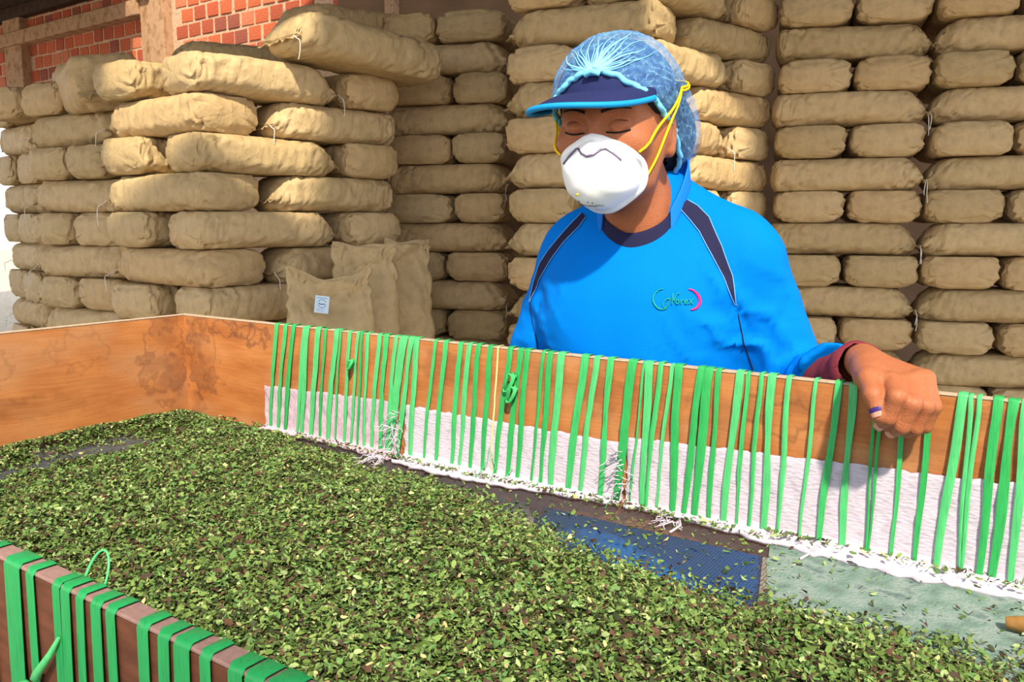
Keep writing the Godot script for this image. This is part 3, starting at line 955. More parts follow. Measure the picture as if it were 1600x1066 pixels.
var heap_noise: FastNoiseLite
func heap(s: float, w: float) -> float:                # thickness of the leaf layer; negative where the net is bare
	var d := w - leaf_edge(s) + heap_noise.get_noise_2d(s * 5.0, w * 5.0) * 0.035
	var bare := Vector2((s - 0.16 - 0.12 * (w - 0.33)) / 0.085, (w - 0.33) / 0.20).length() + heap_noise.get_noise_2d(s * 12.0, w * 12.0) * 0.7
	var k := minf(d / 0.17, (bare - 0.75) * 0.9)
	k = minf(k, 0.25 + s * 5.0)
	if k < 0.0:
		return k * 0.02
	return 0.034 * smoothstep(0.0, 1.0, minf(k, 1.0)) + 0.010 * minf(k, 1.0) * heap_noise.get_noise_2d(s * 3.0, w * 3.0) + 0.006 * minf(k * 2.0, 1.0) * heap_noise.get_noise_2d(s * 14.0, w * 14.0)

func bed(s: float, w: float) -> float:                 # what the leaves lie on: wire, or the gauze above it
	return NET + (0.0065 if s > 1.285 + 0.30 * w else 0.0014)

func leaf_mesh(kind: int) -> ArrayMesh:
	var m := MB.new()
	var outline: Array = [
		[[-1, 0], [-0.45, 0.42], [0.3, 0.5], [1, 0.05], [0.35, -0.44], [-0.5, -0.38]],
		[[-1, 0.1], [-0.2, 0.6], [0.6, 0.35], [0.8, -0.25], [0.1, -0.5], [-0.7, -0.3]],
		[[-1, 0], [-0.3, 0.2], [0.5, 0.24], [1, 0], [0.4, -0.2], [-0.4, -0.17]],
	][kind]
	var mid := m.vert(Vector3(0, 0.10, 0))
	var lift := [0.25, 0.05, 0.12, 0.35, 0.02, 0.1]
	for k in outline.size():
		m.vert(Vector3(outline[k][0], lift[(k + kind) % 6] - 0.1, outline[k][1]))
	for k in outline.size():
		m.tri(mid, 1 + (k + 1) % 6, 1 + k)
	return m.done()

func leaves() -> void:
	heap_noise = noise(91, 0.9)
	var r := RandomNumberGenerator.new()
	r.seed = 23
	var o := thing("dried_leaf_heap", "heap of crushed dried green leaves spread over the wire tray", "leaves", tray_xf)
	o.set_meta("kind", "stuff")
	var m := MB.new()
	var nu := 131
	var nv := 58
	for i in nu:
		for j in nv:
			var s := 0.002 + (LONG - 0.004) * i / (nu - 1)
			var w := 0.002 + (WIDE - 0.004) * j / (nv - 1)
			m.vert(Vector3(s, bed(s, w) + maxf(heap(s, w), 0.0), w))
	for i in nu - 1:                                     # only where leaves lie
		for j in nv - 1:
			if minf(heap(m.v[i * nv + j].x, m.v[i * nv + j].z), heap(m.v[(i + 1) * nv + j + 1].x, m.v[(i + 1) * nv + j + 1].z)) > 0.0015:
				m.quad(i * nv + j, (i + 1) * nv + j, (i + 1) * nv + j + 1, i * nv + j + 1)
	for k in range(0, m.ix.size(), 3):                  # outside is up
		var q := m.ix[k + 1]
		m.ix[k + 1] = m.ix[k + 2]
		m.ix[k + 2] = q
	var base := part("leaf_litter", m.done(), M.litter, o, "packed leaf dust under the leaves")
	base.set_meta("kind", "stuff")
	var tones := [lin(94, 116, 56), lin(118, 140, 76), lin(78, 100, 50), lin(54, 62, 38), lin(148, 166, 112), lin(88, 64, 50), lin(188, 176, 122), lin(94, 130, 72), lin(70, 56, 44)]
	var share := [0.21, 0.39, 0.51, 0.60, 0.67, 0.77, 0.79, 0.91, 1.0]
	for kind in 3:
		var list := []
		var cols := []
		var want: int = [56000, 44000, 58000][kind]
		while list.size() < want:
			var s := r.randf_range(0.004, LONG - 0.2)
			var w := r.randf_range(0.006, WIDE - 0.006)
			var t := heap(s, w)
			if t < 0.0012 and r.randf() > maxf(exp((t - 0.0012) * 620.0), (0.05 if w > 0.035 else 0.22) * (0.5 if s > 1.36 else 1.0)):
				continue
			var big := r.randf_range(0.0023, 0.0055) * (1.0 if r.randf() > 0.06 else 1.5)
			var b := Basis(Vector3.UP, r.randf() * TAU) * Basis(Vector3.RIGHT, r.randfn(0, 0.65)) * Basis(Vector3.BACK, r.randfn(0, 0.55)) * Basis.from_scale(Vector3(big, big * r.randf_range(0.5, 1.3), big * r.randf_range(0.7, 1.1)))
			var lift := 0.0015 + r.randf() * 0.006 * minf(1.0, maxf(t, 0) / 0.01)
			if t < 0.0008:
				lift = 0.0030 + (0.007 if w < 0.035 else 0.0)
			list.append(Transform3D(b, Vector3(s, bed(s, w) + maxf(t, 0.0) + lift - 0.001, w)))
			var f := r.randf()
			var c := 0
			while share[c] < f:
				c += 1
			var k := r.randf_range(0.75, 1.25)
			cols.append(Color(tones[c].r * k, tones[c].g * k, tones[c].b * k))
		var mm := MultiMesh.new()
		mm.transform_format = MultiMesh.TRANSFORM_3D
		mm.use_colors = true
		mm.mesh = leaf_mesh(kind)
		mm.instance_count = list.size()
		for k in list.size():
			mm.set_instance_transform(k, list[k])
			mm.set_instance_color(k, cols[k])
		var mi := MultiMeshInstance3D.new()
		mi.name = "loose_leaves"
		mi.multimesh = mm
		mi.material_override = M.leaf
		mi.set_meta("kind", "stuff")
		o.add_child(mi, true)
# ---------------------------------------------------------------- distance fields and their meshing
class Field:
	var prims := []          # [kind, a, b, ra, rb, blend]: kind 0 tapered capsule, 1 ellipsoid (a centre, b radii), 2 carved ellipsoid
	var squash := 1.0        # the field's own z is squeezed by this before measuring
	var xf := Transform3D()  # own axes -> world
	var inv := Transform3D()
	var wrinkle: Callable
	func _init(t := Transform3D(), s := 1.0) -> void:
		xf = t
		inv = t.affine_inverse()
		squash = s
	func cone(a: Vector3, b: Vector3, ra: float, rb: float, k := 0.02) -> void:
		a.z *= squash
		b.z *= squash
		prims.append([0, a, b - a, ra, rb - ra, k, 1.0 / maxf((b - a).length_squared(), 1e-9)])
	func ell(c: Vector3, r: Vector3, k := 0.02, kind := 1) -> void:
		prims.append([kind, c, r, 0.0, 0.0, k, 0.0])
	func at(w: Vector3) -> float:
		var p := inv * w
		var q := p
		p.z *= squash
		var d := 1e3
		for m in prims:
			var e: float
			var kind: int = m[0]
			if kind == 0:
				var pa: Vector3 = p - m[1]
				var ba: Vector3 = m[2]
				var h := clampf(pa.dot(ba) * m[6], 0.0, 1.0)
				e = (pa - ba * h).length() - m[3] - m[4] * h
			else:
				var r: Vector3 = m[2]
				var o: Vector3 = (p - m[1]) / r
				var k0 := o.length()
				e = k0 * (k0 - 1.0) / maxf((o / r).length(), 1e-6)
			var k: float = m[5]
			if kind == 2:
				var h2 := maxf(k - absf(-e - d), 0.0) / k
				d = maxf(d, -e) + h2 * h2 * k * 0.25
			else:
				var h2 := maxf(k - absf(d - e), 0.0) / k
				d = minf(d, e) - h2 * h2 * k * 0.25
		if squash > 1.0:
			d /= 1.0 + (squash - 1.0) * 0.5
		if wrinkle.is_valid() and absf(d) < 0.03:
			d += wrinkle.call(q)
		return d
	func normal(w: Vector3) -> Vector3:
		var e := 0.0015
		var d := at(w)
		return Vector3(at(w + Vector3(e, 0, 0)) - d, at(w + Vector3(0, e, 0)) - d, at(w + Vector3(0, 0, e)) - d).normalized()
	func cast(from: Vector3, dir: Vector3, most := 3.0) -> Vector3:
		var t := 0.0
		for k in 90:
			var d := at(from + dir * t)
			t += d * 0.8
			if absf(d) < 0.0002 or t > most:
				break
		return from + dir * t

# surface nets: one vertex in each cell that the surface crosses, one quad round each crossed edge
func nets(f: Callable, lo: Vector3, hi: Vector3, cell: float, mb: MB, slack := 1.0) -> void:
	var n := Vector3i(((hi - lo) / cell).ceil()) + Vector3i.ONE
	var B := 5
	var val := PackedFloat32Array()
	val.resize(n.x * n.y * n.z)
	val.fill(1e6)
	var sx := n.y * n.z
	var sy := n.z
	var active := []
	var reach := cell * B * 0.87 * slack + 0.012
	for bx in range(0, n.x - 1, B):
		for by in range(0, n.y - 1, B):
			for bz in range(0, n.z - 1, B):
				var mid := lo + Vector3(bx + B * 0.5, by + B * 0.5, bz + B * 0.5) * cell
				if absf(f.call(mid)) > reach:
					continue
				active.append(Vector3i(bx, by, bz))
				for x in range(bx, mini(bx + B + 1, n.x)):
					for y in range(by, mini(by + B + 1, n.y)):
						for z in range(bz, mini(bz + B + 1, n.z)):
							var k := x * sx + y * sy + z
							if val[k] > 1e5:
								val[k] = f.call(lo + Vector3(x, y, z) * cell)
	var id := PackedInt32Array()
	id.resize(val.size())
	id.fill(-1)
	var off := [0, sx, sy, 1, sx + sy, sx + 1, sy + 1, sx + sy + 1]
	var cor := [Vector3(0, 0, 0), Vector3(1, 0, 0), Vector3(0, 1, 0), Vector3(0, 0, 1), Vector3(1, 1, 0), Vector3(1, 0, 1), Vector3(0, 1, 1), Vector3(1, 1, 1)]
	var edges := [[0, 1], [0, 2], [0, 3], [1, 4], [1, 5], [2, 4], [2, 6], [3, 5], [3, 6], [4, 7], [5, 7], [6, 7]]
	var cells := []
	for b in active:
		for x in range(b.x, mini(b.x + B, n.x - 1)):
			for y in range(b.y, mini(b.y + B, n.y - 1)):
				for z in range(b.z, mini(b.z + B, n.z - 1)):
					var k := x * sx + y * sy + z
					var inside := 0
					for o in 8:
						if val[k + off[o]] < 0.0:
							inside += 1
					if inside == 0 or inside == 8:
						continue
					var p := Vector3.ZERO
					var c := 0
					for e in edges:
						var a := val[k + off[e[0]]]
						var d := val[k + off[e[1]]]
						if (a < 0.0) != (d < 0.0):
							p += cor[e[0]].lerp(cor[e[1]], a / (a - d))
							c += 1
					id[k] = mb.vert(lo + (Vector3(x, y, z) + p / c) * cell)
					cells.append(Vector3i(x, y, z))
	for q in cells:
		var k: int = q.x * sx + q.y * sy + q.z
		for ax in 3:
			var st: int = [sx, sy, 1][ax]
			var s1: int = [sy, 1, sx][ax]
			var s2: int = [1, sx, sy][ax]
			var a := val[k]
			var b := val[k + st]
			if (a < 0.0) == (b < 0.0) or a > 1e5 or b > 1e5:
				continue
			if k - s1 - s2 < 0:
				continue
			var i0 := id[k - s1 - s2]
			var i1 := id[k - s2]
			var i2 := id[k]
			var i3 := id[k - s1]
			if i0 < 0 or i1 < 0 or i2 < 0 or i3 < 0:
				continue
			if a < 0.0:
				mb.quad(i0, i1, i2, i3)
			else:
				mb.quad(i3, i2, i1, i0)

func field_normals(m: MB, f: Callable, from: int, out: PackedVector3Array) -> void:
	for k in range(from, m.v.size()):
		var w := m.v[k]
		var e := 0.0012
		var g := Vector3(f.call(w + Vector3(e, 0, 0)) - f.call(w - Vector3(e, 0, 0)), f.call(w + Vector3(0, e, 0)) - f.call(w - Vector3(0, e, 0)), f.call(w + Vector3(0, 0, e)) - f.call(w - Vector3(0, 0, e)))
		out.append(g.normalized())

# ---------------------------------------------------------------- the woman behind the tray
var torso_xf := Transform3D(Basis(Vector3.UP, -0.384), Vector3(0.215, 0, -1.36))
var head_xf := Transform3D()
var shirt: Field

func person_materials() -> void:
	var pore := tex(noise(61, 0.08), [grey(0.0), grey(1.0)])
	M.skin = mat(Color(0.65, 0.395, 0.265), 0.5, tex(noise(62, 0.03), [Color(0.88, 0.84, 0.82), Color(1, 1, 1), Color(0.95, 0.9, 0.88)]), Vector3(9, 9, 9), pore, 0.05)
	M.skin.subsurf_scatter_enabled = true
	M.skin.subsurf_scatter_strength = 0.12
	var knit := tex(noise(63, 0.14), [grey(0.0), grey(1.0)])
	M.shirt = mat(Color(0.0, 0.46, 0.85), 0.75, tex(noise(64, 0.1), [grey(0.94), grey(1.0)]), Vector3(7, 7, 7), knit, 0.03)
	M.shirt.metallic_specular = 0.15
	M.collar = mat(Color(0.0, 0.43, 0.82), 0.75, null, Vector3(7, 7, 7), knit, 0.03)
	M.navy = mat(Color(0.10, 0.10, 0.24), 0.8, null, Vector3(9, 9, 9), knit, 0.04)
	M.capcloth = mat(Color(0.11, 0.14, 0.32), 0.85, null, Vector3(9, 9, 9), knit, 0.05)
	M.capedge = mat(Color(0.06, 0.55, 0.80), 0.7)
	M.maroon = mat(Color(0.47, 0.17, 0.22), 0.85, null, Vector3(9, 9, 9), knit, 0.05)
	M.trousers = mat(Color(0.10, 0.20, 0.45), 0.85, null, Vector3(6, 6, 6), knit, 0.05)
	M.hair = mat(Color(0.07, 0.055, 0.05), 0.45, tex(noise(65, 0.04), [grey(0.6), grey(1.0)]), Vector3(3, 30, 30), pore, 0.08)
	M.mask = mat(Color(0.95, 0.95, 0.96), 0.85, null, Vector3(12, 12, 12), pore, 0.03)
	M.clip = mat(Color(0.46, 0.42, 0.52), 0.35)
	M.clip.metallic = 0.6
	M.strap = mat(Color(0.95, 0.80, 0.08), 0.6)
	M.nail = mat(Color(0.80, 0.56, 0.48), 0.25)
	M.ink = mat(Color(0.22, 0.14, 0.42), 0.4)
	M.print = mat(Color(0.25, 0.23, 0.27), 0.7)
	M.piping = mat(Color(0.45, 0.66, 0.90), 0.7)
	M.green = mat(Color(0.04, 0.56, 0.52), 0.6)
	M.pink = mat(Color(0.85, 0.12, 0.42), 0.6)
	M.shoe = mat(Color(0.12, 0.12, 0.13), 0.6)
	var web := noise(66, 0.015, FastNoiseLite.TYPE_SIMPLEX, 3)
	web.fractal_type = FastNoiseLite.FRACTAL_RIDGED
	web.domain_warp_enabled = true
	web.domain_warp_amplitude = 25.0
	M.net = mat(Color(1, 1, 1), 0.7, tex(web, [Color(0.36, 0.60, 0.92, 0.24), Color(0.36, 0.60, 0.92, 0.24), Color(0.40, 0.64, 0.93, 0.27), Color(0.45, 0.70, 0.94, 0.32), Color(0.55, 0.80, 0.97, 0.40), Color(0.82, 0.94, 1.0, 0.85)]), Vector3(6, 6, 6))
	M.net.transparency = BaseMaterial3D.TRANSPARENCY_ALPHA
	M.net.vertex_color_use_as_albedo = true
	M.pleat = mat(Color(0.52, 0.80, 0.96), 0.7)
	M.elastic = mat(Color(0.46, 0.81, 0.96), 0.7)

func shirt_field() -> Field:
	var f := Field.new(torso_xf, 1.42)
	f.cone(Vector3(0, 1.215, 0.0), Vector3(0.01, 0.80, 0.005), 0.150, 0.188, 0.05)
	f.cone(Vector3(-0.06, 1.20, 0.045), Vector3(0.06, 1.20, 0.045), 0.075, 0.075, 0.08)
	f.cone(Vector3(-0.112, 1.288, -0.008), Vector3(0.150, 1.288, 0.025), 0.062, 0.062, 0.07)
	f.cone(Vector3(0.0, 1.36, -0.01), Vector3(-0.10, 1.312, -0.01), 0.066, 0.048, 0.05)
	f.cone(Vector3(0.005, 1.365, -0.01), Vector3(0.135, 1.318, 0.015), 0.066, 0.050, 0.05)
	f.cone(Vector3(-0.116, 1.278, -0.008), Vector3(-0.213, 1.05, -0.025), 0.062, 0.056, 0.022)
	f.cone(Vector3(-0.205, 1.05, -0.025), Vector3(-0.185, 1.00, 0.035), 0.056, 0.050, 0.02)
	f.cone(Vector3(0.152, 1.276, 0.022), Vector3(0.240, 1.07, -0.005), 0.066, 0.062, 0.022)
	f.cone(Vector3(0.240, 1.07, -0.005), Vector3(0.305, 1.146, 0.160), 0.062, 0.048, 0.03)
	var n1 := noise(301, 1.0)
	var n2 := noise(302, 1.0, FastNoiseLite.TYPE_SIMPLEX_SMOOTH, 1)
	f.wrinkle = func(p: Vector3) -> float:
		var low := clampf((1.37 - p.y) / 0.2, 0.0, 1.0)
		var r := 1.0 - absf(n2.get_noise_3d(p.x * 4.0 + p.y * 3.0, p.y * 1.2 - p.x * 2.5, p.z * 3.0))
		var pit := exp(-Vector2((p.x - 0.165) / 0.07, (p.y - 1.19) / 0.09).length_squared()) + 0.7 * exp(-Vector2((p.x + 0.175) / 0.05, (p.y - 1.17) / 0.09).length_squared())
		var fan := pow(absf(sin((p.x * 0.75 + p.y * 0.65) * 62.0 + 3.0 * n1.get_noise_3d(p.x * 8.0, p.y * 8.0, 0.0))), 3.0)
		var sl := clampf((p.z - 0.02) / 0.08, 0.0, 1.0) * clampf((p.x - 0.19) / 0.03, 0.0, 1.0)
		var ringed := sin(p.z * 150.0 + p.y * 60.0 + 2.0 * n1.get_noise_3d(p.x * 20.0, p.y * 20.0, p.z * 8.0))
		return low * (0.011 * n1.get_noise_3d(p.x * 4.0, p.y * 1.5, p.z * 3.0) - 0.006 * pow(r, 4.0)) - 0.009 * pit * fan - 0.0022 * sl * ringed
	return f

func sleeve_cut(w: Vector3) -> float:                      # the shirt, cut open at the left sleeve's slanted hem
	var p := torso_xf.affine_inverse() * w
	var d := shirt.at(w)
	if p.x > 0.2:
		var e := (p - Vector3(0.298, 1.146, 0.108)).dot(Vector3(0.42, -0.52, 0.74))
		var h := maxf(0.008 - absf(d - e), 0.0) / 0.008
		d = maxf(d, e) + h * h * 0.002
	return d

func head_field() -> Field:
	var f := Field.new(head_xf)
	f.ell(Vector3(0, 0.022, -0.015), Vector3(0.076, 0.082, 0.096), 0.02)
	f.ell(Vector3(0, -0.035, 0.030), Vector3(0.064, 0.085, 0.060), 0.035)
	f.ell(Vector3(0, -0.098, 0.055), Vector3(0.026, 0.020, 0.022), 0.03)
	for s in [-1.0, 1.0]:
		f.ell(Vector3(0.044 * s, -0.024, 0.062), Vector3(0.024, 0.020, 0.020), 0.025)
		f.cone(Vector3(0.012 * s, 0.026, 0.078), Vector3(0.044 * s, 0.026, 0.064), 0.010, 0.009, 0.018)
		f.cone(Vector3(0.060 * s, -0.02, 0.0), Vector3(0.046 * s, -0.082, 0.03), 0.020, 0.018, 0.03)
	f.cone(Vector3(0, 0.006, 0.088), Vector3(0, -0.036, 0.108), 0.008, 0.014, 0.014)
	for s in [-1.0, 1.0]:
		f.ell(Vector3(0.031 * s, 0.007, 0.096), Vector3(0.018, 0.009, 0.014), 0.012, 2)
		f.ell(Vector3(0.031 * s, 0.004, 0.0785), Vector3(0.0155, 0.0095, 0.0120), 0.004)
		f.ell(Vector3(0.080 * s, -0.022, -0.008), Vector3(0.010, 0.031, 0.018), 0.006)
		f.ell(Vector3(0.080 * s, -0.048, -0.003), Vector3(0.008, 0.010, 0.010), 0.006)
		f.ell(Vector3(0.091 * s, -0.022, -0.005), Vector3(0.007, 0.018, 0.010), 0.005, 2)
	var nb := head_xf.affine_inverse() * Vector3(0.212, 1.335, -1.345)
	f.cone(Vector3(0, -0.045, -0.030), nb, 0.050, 0.060, 0.03)
	return f

const HAND := [
	# knuckle, middle joint, last joint, tip in metres along the back board, up, and in front of it; three radii
	[[1.440, 1.166, 0.046], [1.452, 1.155, 0.080], [1.444, 1.130, 0.078], [1.433, 1.117, 0.060], 0.0098, 0.0092, 0.0078],
	[[1.454, 1.163, 0.034], [1.467, 1.147, 0.070], [1.457, 1.120, 0.068], [1.444, 1.108, 0.049], 0.0100, 0.0094, 0.0080],
	[[1.464, 1.1675, 0.025], [1.478, 1.143, 0.053], [1.468, 1.116, 0.050], [1.456, 1.106, 0.033], 0.0094, 0.0088, 0.0076],
	[[1.472, 1.169, 0.016], [1.484, 1.140, 0.036], [1.476, 1.115, 0.032], [1.466, 1.106, 0.019], 0.0082, 0.0076, 0.0068],
]

func hand_point(a: Array) -> Vector3:
	return Vector3(a[0], a[1], a[2])

func hand_field() -> Field:
	var f := Field.new(tray_xf)
	var wrist := Vector3(1.388, 1.1735, -0.040)
	var heel := Vector3(1.401, 1.173, -0.010)
	for k in 4:
		var a: Array = HAND[k]
		var kn := hand_point(a[0])
		f.cone(heel.lerp(wrist, k * 0.22), kn - Vector3(0.004, 0.003, 0.004), 0.0155, 0.0120, 0.012)
	f.cone(wrist + Vector3(-0.03, -0.03, -0.09), wrist, 0.026, 0.0185, 0.015)
	f.cone(wrist, heel, 0.0185, 0.0175, 0.012)
	f.cone(Vector3(1.414, 1.162, 0.024), Vector3(1.446, 1.152, 0.030), 0.018, 0.015, 0.012)
	for k in 4:
		var a: Array = HAND[k]
		f.cone(hand_point(a[0]), hand_point(a[1]), a[4] + 0.0008, a[4], 0.006)
		f.cone(hand_point(a[1]), hand_point(a[2]), a[4] + 0.0002, a[5], 0.004)
		f.cone(hand_point(a[2]), hand_point(a[3]), a[5], a[6], 0.004)
	f.cone(Vector3(1.403, 1.172, 0.010), Vector3(1.415, 1.167, 0.048), 0.0165, 0.0125, 0.014)
	f.cone(Vector3(1.415, 1.167, 0.048), Vector3(1.426, 1.153, 0.074), 0.0118, 0.0108, 0.006)
	f.cone(Vector3(1.426, 1.153, 0.074), Vector3(1.436, 1.131, 0.080), 0.0108, 0.0090, 0.004)
	return f

func on_torso(x: float, y: float, lift := 0.0) -> Vector3:       # the shirt's front at torso axes x, y
	var d := torso_xf.basis * Vector3(0, 0, -1)
	var p := shirt.cast(torso_xf * Vector3(x, y, 0.35), d, 0.6)
	return p + shirt.normal(p) * lift

# a strip of cloth laid on the shirt between two edges given in torso axes
func shirt_strip(left: Array, right: Array, lift: float, across := 5, steps := 8) -> ArrayMesh:
	var pts := []
	var rows := 0
	for k in left.size() - 1:
		for q in (steps if k < left.size() - 2 else steps + 1):
			var f := float(q) / steps
			var a := Vector2(left[k][0], left[k][1]).lerp(Vector2(left[k + 1][0], left[k + 1][1]), f)
			var b := Vector2(right[k][0], right[k][1]).lerp(Vector2(right[k + 1][0], right[k + 1][1]), f)
			for j in across:
				var p := a.lerp(b, j / (across - 1.0))
				pts.append(on_torso(p.x, p.y, lift))
			rows += 1
	var m := MB.new()
	m.sheet(pts, rows, across, 0.0012)
	return m.done()

func person() -> void:
	person_materials()
	var hb := Basis(Vector3.UP, deg_to_rad(-25)) * Basis(Vector3.RIGHT, deg_to_rad(15))
	head_xf = Transform3D(hb, Vector3(0.116, 1.475, -1.20) - hb * Vector3(0, 0, 0.088))
	var o := thing("person", "woman in blue shirt, cap, hairnet and white mask, hand resting on the tray", "person")
	# body: figure, head and hands in one mesh
	var b := MB.new()
	var nrm := PackedVector3Array()
	var body := Field.new(torso_xf, 1.35)
	body.cone(Vector3(0, 1.20, 0.0), Vector3(0, 0.86, 0.0), 0.120, 0.125, 0.05)
	body.cone(Vector3(-0.105, 1.275, -0.01), Vector3(0.14, 1.275, 0.02), 0.045, 0.045, 0.06)
	body.cone(Vector3(0.0, 1.26, -0.01), Vector3(0.0, 1.345, 0.0), 0.058, 0.052, 0.05)
	for s in [-1.0, 1.0]:
		body.cone(Vector3(0.085 * s, 0.86, 0), Vector3(0.095 * s, 0.46, 0.02), 0.075, 0.052, 0.03)
		body.cone(Vector3(0.095 * s, 0.46, 0.02), Vector3(0.10 * s, 0.09, 0), 0.050, 0.036, 0.02)
		body.cone(Vector3(0.10 * s, 0.055, -0.01), Vector3(0.12 * s, 0.045, 0.10), 0.034, 0.028, 0.02)
	body.cone(Vector3(-0.116, 1.265, -0.008), Vector3(-0.205, 1.05, -0.025), 0.042, 0.036, 0.03)
	body.cone(Vector3(-0.205, 1.05, -0.025), Vector3(-0.16, 0.985, 0.045), 0.036, 0.026, 0.02)
	body.cone(Vector3(0.150, 1.265, 0.022), Vector3(0.240, 1.07, -0.005), 0.044, 0.038, 0.03)
	body.cone(Vector3(0.240, 1.07, -0.005), torso_xf.affine_inverse() * (tray_xf * Vector3(1.378, 1.158, -0.075)), 0.038, 0.026, 0.02)
	nets(body.at, Vector3(-0.12, 0.0, -1.62), Vector3(0.62, 1.40, -1.0), 0.014, b)
	field_normals(b, body.at, 0, nrm)
	var hf := head_field()
	var k0 := b.v.size()
	nets(hf.at, head_xf.origin + Vector3(-0.15, -0.20, -0.20), head_xf.origin + Vector3(0.17, 0.17, 0.15), 0.0035, b)
	field_normals(b, hf.at, k0, nrm)
	var hd := hand_field()
	k0 = b.v.size()
	nets(hd.at, tray_xf * Vector3(1.36, 1.08, 0.0) + Vector3(-0.06, 0, -0.12), tray_xf * Vector3(1.46, 1.22, 0.03) + Vector3(0.12, 0, 0.11), 0.0028, b)
	field_normals(b, hd.at, k0, nrm)
	# the other hand, low against the outside of the tray
	var oh := Field.new(torso_xf)
	var w0 := Vector3(-0.155, 0.975, 0.050)
	oh.cone(w0 + Vector3(-0.02, 0.03, -0.03), w0, 0.026, 0.022, 0.02)
	for k in 4:
		var kx := 0.024 * (k - 1.5)
		var kn := w0 + Vector3(kx * 0.8 + 0.01, -0.065 + 0.004 * absf(k - 1.5), 0.012)
		oh.cone(w0 + Vector3(kx * 0.4, -0.01, 0.002), kn, 0.015, 0.0105, 0.015)
		oh.cone(kn, kn + Vector3(0.004, -0.035, 0.004), 0.0095, 0.0088, 0.005)
		oh.cone(kn + Vector3(0.004, -0.035, 0.004), kn + Vector3(0.006, -0.058, -0.008), 0.0086, 0.0072, 0.004)
	oh.cone(w0 + Vector3(0.008, -0.012, 0.004), w0 + Vector3(0.045, -0.045, 0.010), 0.016, 0.011, 0.012)
	oh.cone(w0 + Vector3(0.045, -0.045, 0.010), w0 + Vector3(0.052, -0.078, 0.010), 0.0105, 0.008, 0.005)
	k0 = b.v.size()
	nets(oh.at, torso_xf * w0 + Vector3(-0.12, -0.17, -0.10), torso_xf * w0 + Vector3(0.12, 0.08, 0.10), 0.0035, b)
	field_normals(b, oh.at, k0, nrm)
	part("body", b.done(false, false, nrm), M.skin, o, "brown skin")
	# shirt
	shirt = shirt_field()
	var s := MB.new()
	var sn := PackedVector3Array()
	nets(sleeve_cut, Vector3(-0.12, 0.70, -1.60), Vector3(0.62, 1.44, -1.0), 0.0085, s)
	field_normals(s, sleeve_cut, 0, sn)
	var sh := part("shirt", s.done(false, false, sn), M.shirt, o, "bright blue long sports shirt")
	shirt_details(sh)
	# trousers and shoes
	var tf := Field.new(torso_xf, 1.2)
	for q in [-1.0, 1.0]:
		tf.cone(Vector3(0.088 * q + 0.01, 0.88, 0), Vector3(0.105 * q, 0.46, 0.015), 0.108, 0.078, 0.03)
		tf.cone(Vector3(0.105 * q, 0.46, 0.015), Vector3(0.10 * q, 0.10, 0), 0.075, 0.065, 0.02)
	var tm := MB.new()
	nets(tf.at, Vector3(-0.05, 0.0, -1.60), Vector3(0.50, 1.02, -1.1), 0.014, tm)
	part("trousers", tm.done(), M.trousers, o, "blue trousers")
	for q in [-1.0, 1.0]:
		var sf := Field.new(torso_xf)
		sf.cone(Vector3(0.10 * q, 0.044, -0.03), Vector3(0.125 * q, 0.042, 0.12), 0.042, 0.038, 0.02)
		sf.cone(Vector3(0.10 * q, 0.05, -0.01), Vector3(0.10 * q, 0.10, -0.01), 0.042, 0.045, 0.02)
		var sm := MB.new()
		var c := torso_xf * Vector3(0.11 * q, 0.05, 0.04)
		nets(sf.at, c - Vector3(0.16, 0.06, 0.16), c + Vector3(0.16, 0.12, 0.16), 0.009, sm)
		part("shoe", sm.done(), M.shoe, o)
	cuff(o)
	face_details(o, hf)
	headwear(o)
	dust_mask(o, hf)

func cuff(o: Node3D) -> void:
	var wrist := tray_xf * Vector3(1.390, 1.167, -0.034)
	var elbow := torso_xf * Vector3(0.240, 1.07, -0.005)
	var d := (wrist - elbow).normalized()
	var m := MB.new()
	var pts := []
	var n := noise(333, 9.0)
	var side := d.cross(Vector3.UP).normalized()
	var up := side.cross(d)
	var rows := 22
	for i in rows:
		var f := i / (rows - 1.0)
		var r := lerpf(0.046, 0.0300, smoothstep(0.2, 1.0, f)) + 0.0022 * sin(f * 34.0) * (1.0 - f * 0.5)
		if f > 0.86:
			r += 0.004 * sin((f - 0.86) / 0.14 * PI) + 0.001
		for j in 29:
			var a := TAU * j / 28.0
			pts.append(elbow.lerp(wrist, 0.10 + 0.90 * f) + (side * cos(a) + up * sin(a)) * (r + 0.003 * n.get_noise_2d(cos(a) + f * 3.0, sin(a))))
	m.sheet(pts, rows, 29, 0.003)
	part("undersleeve", m.done(), M.maroon, o, "maroon knitted sleeve end")

func on_face(hf: Field, x: float, y: float, lift: float) -> Vector3:
	var d := head_xf.basis * Vector3(0, 0, -1)
	return hf.cast(head_xf * Vector3(x, y, 0.2), d, 0.2) - d * lift

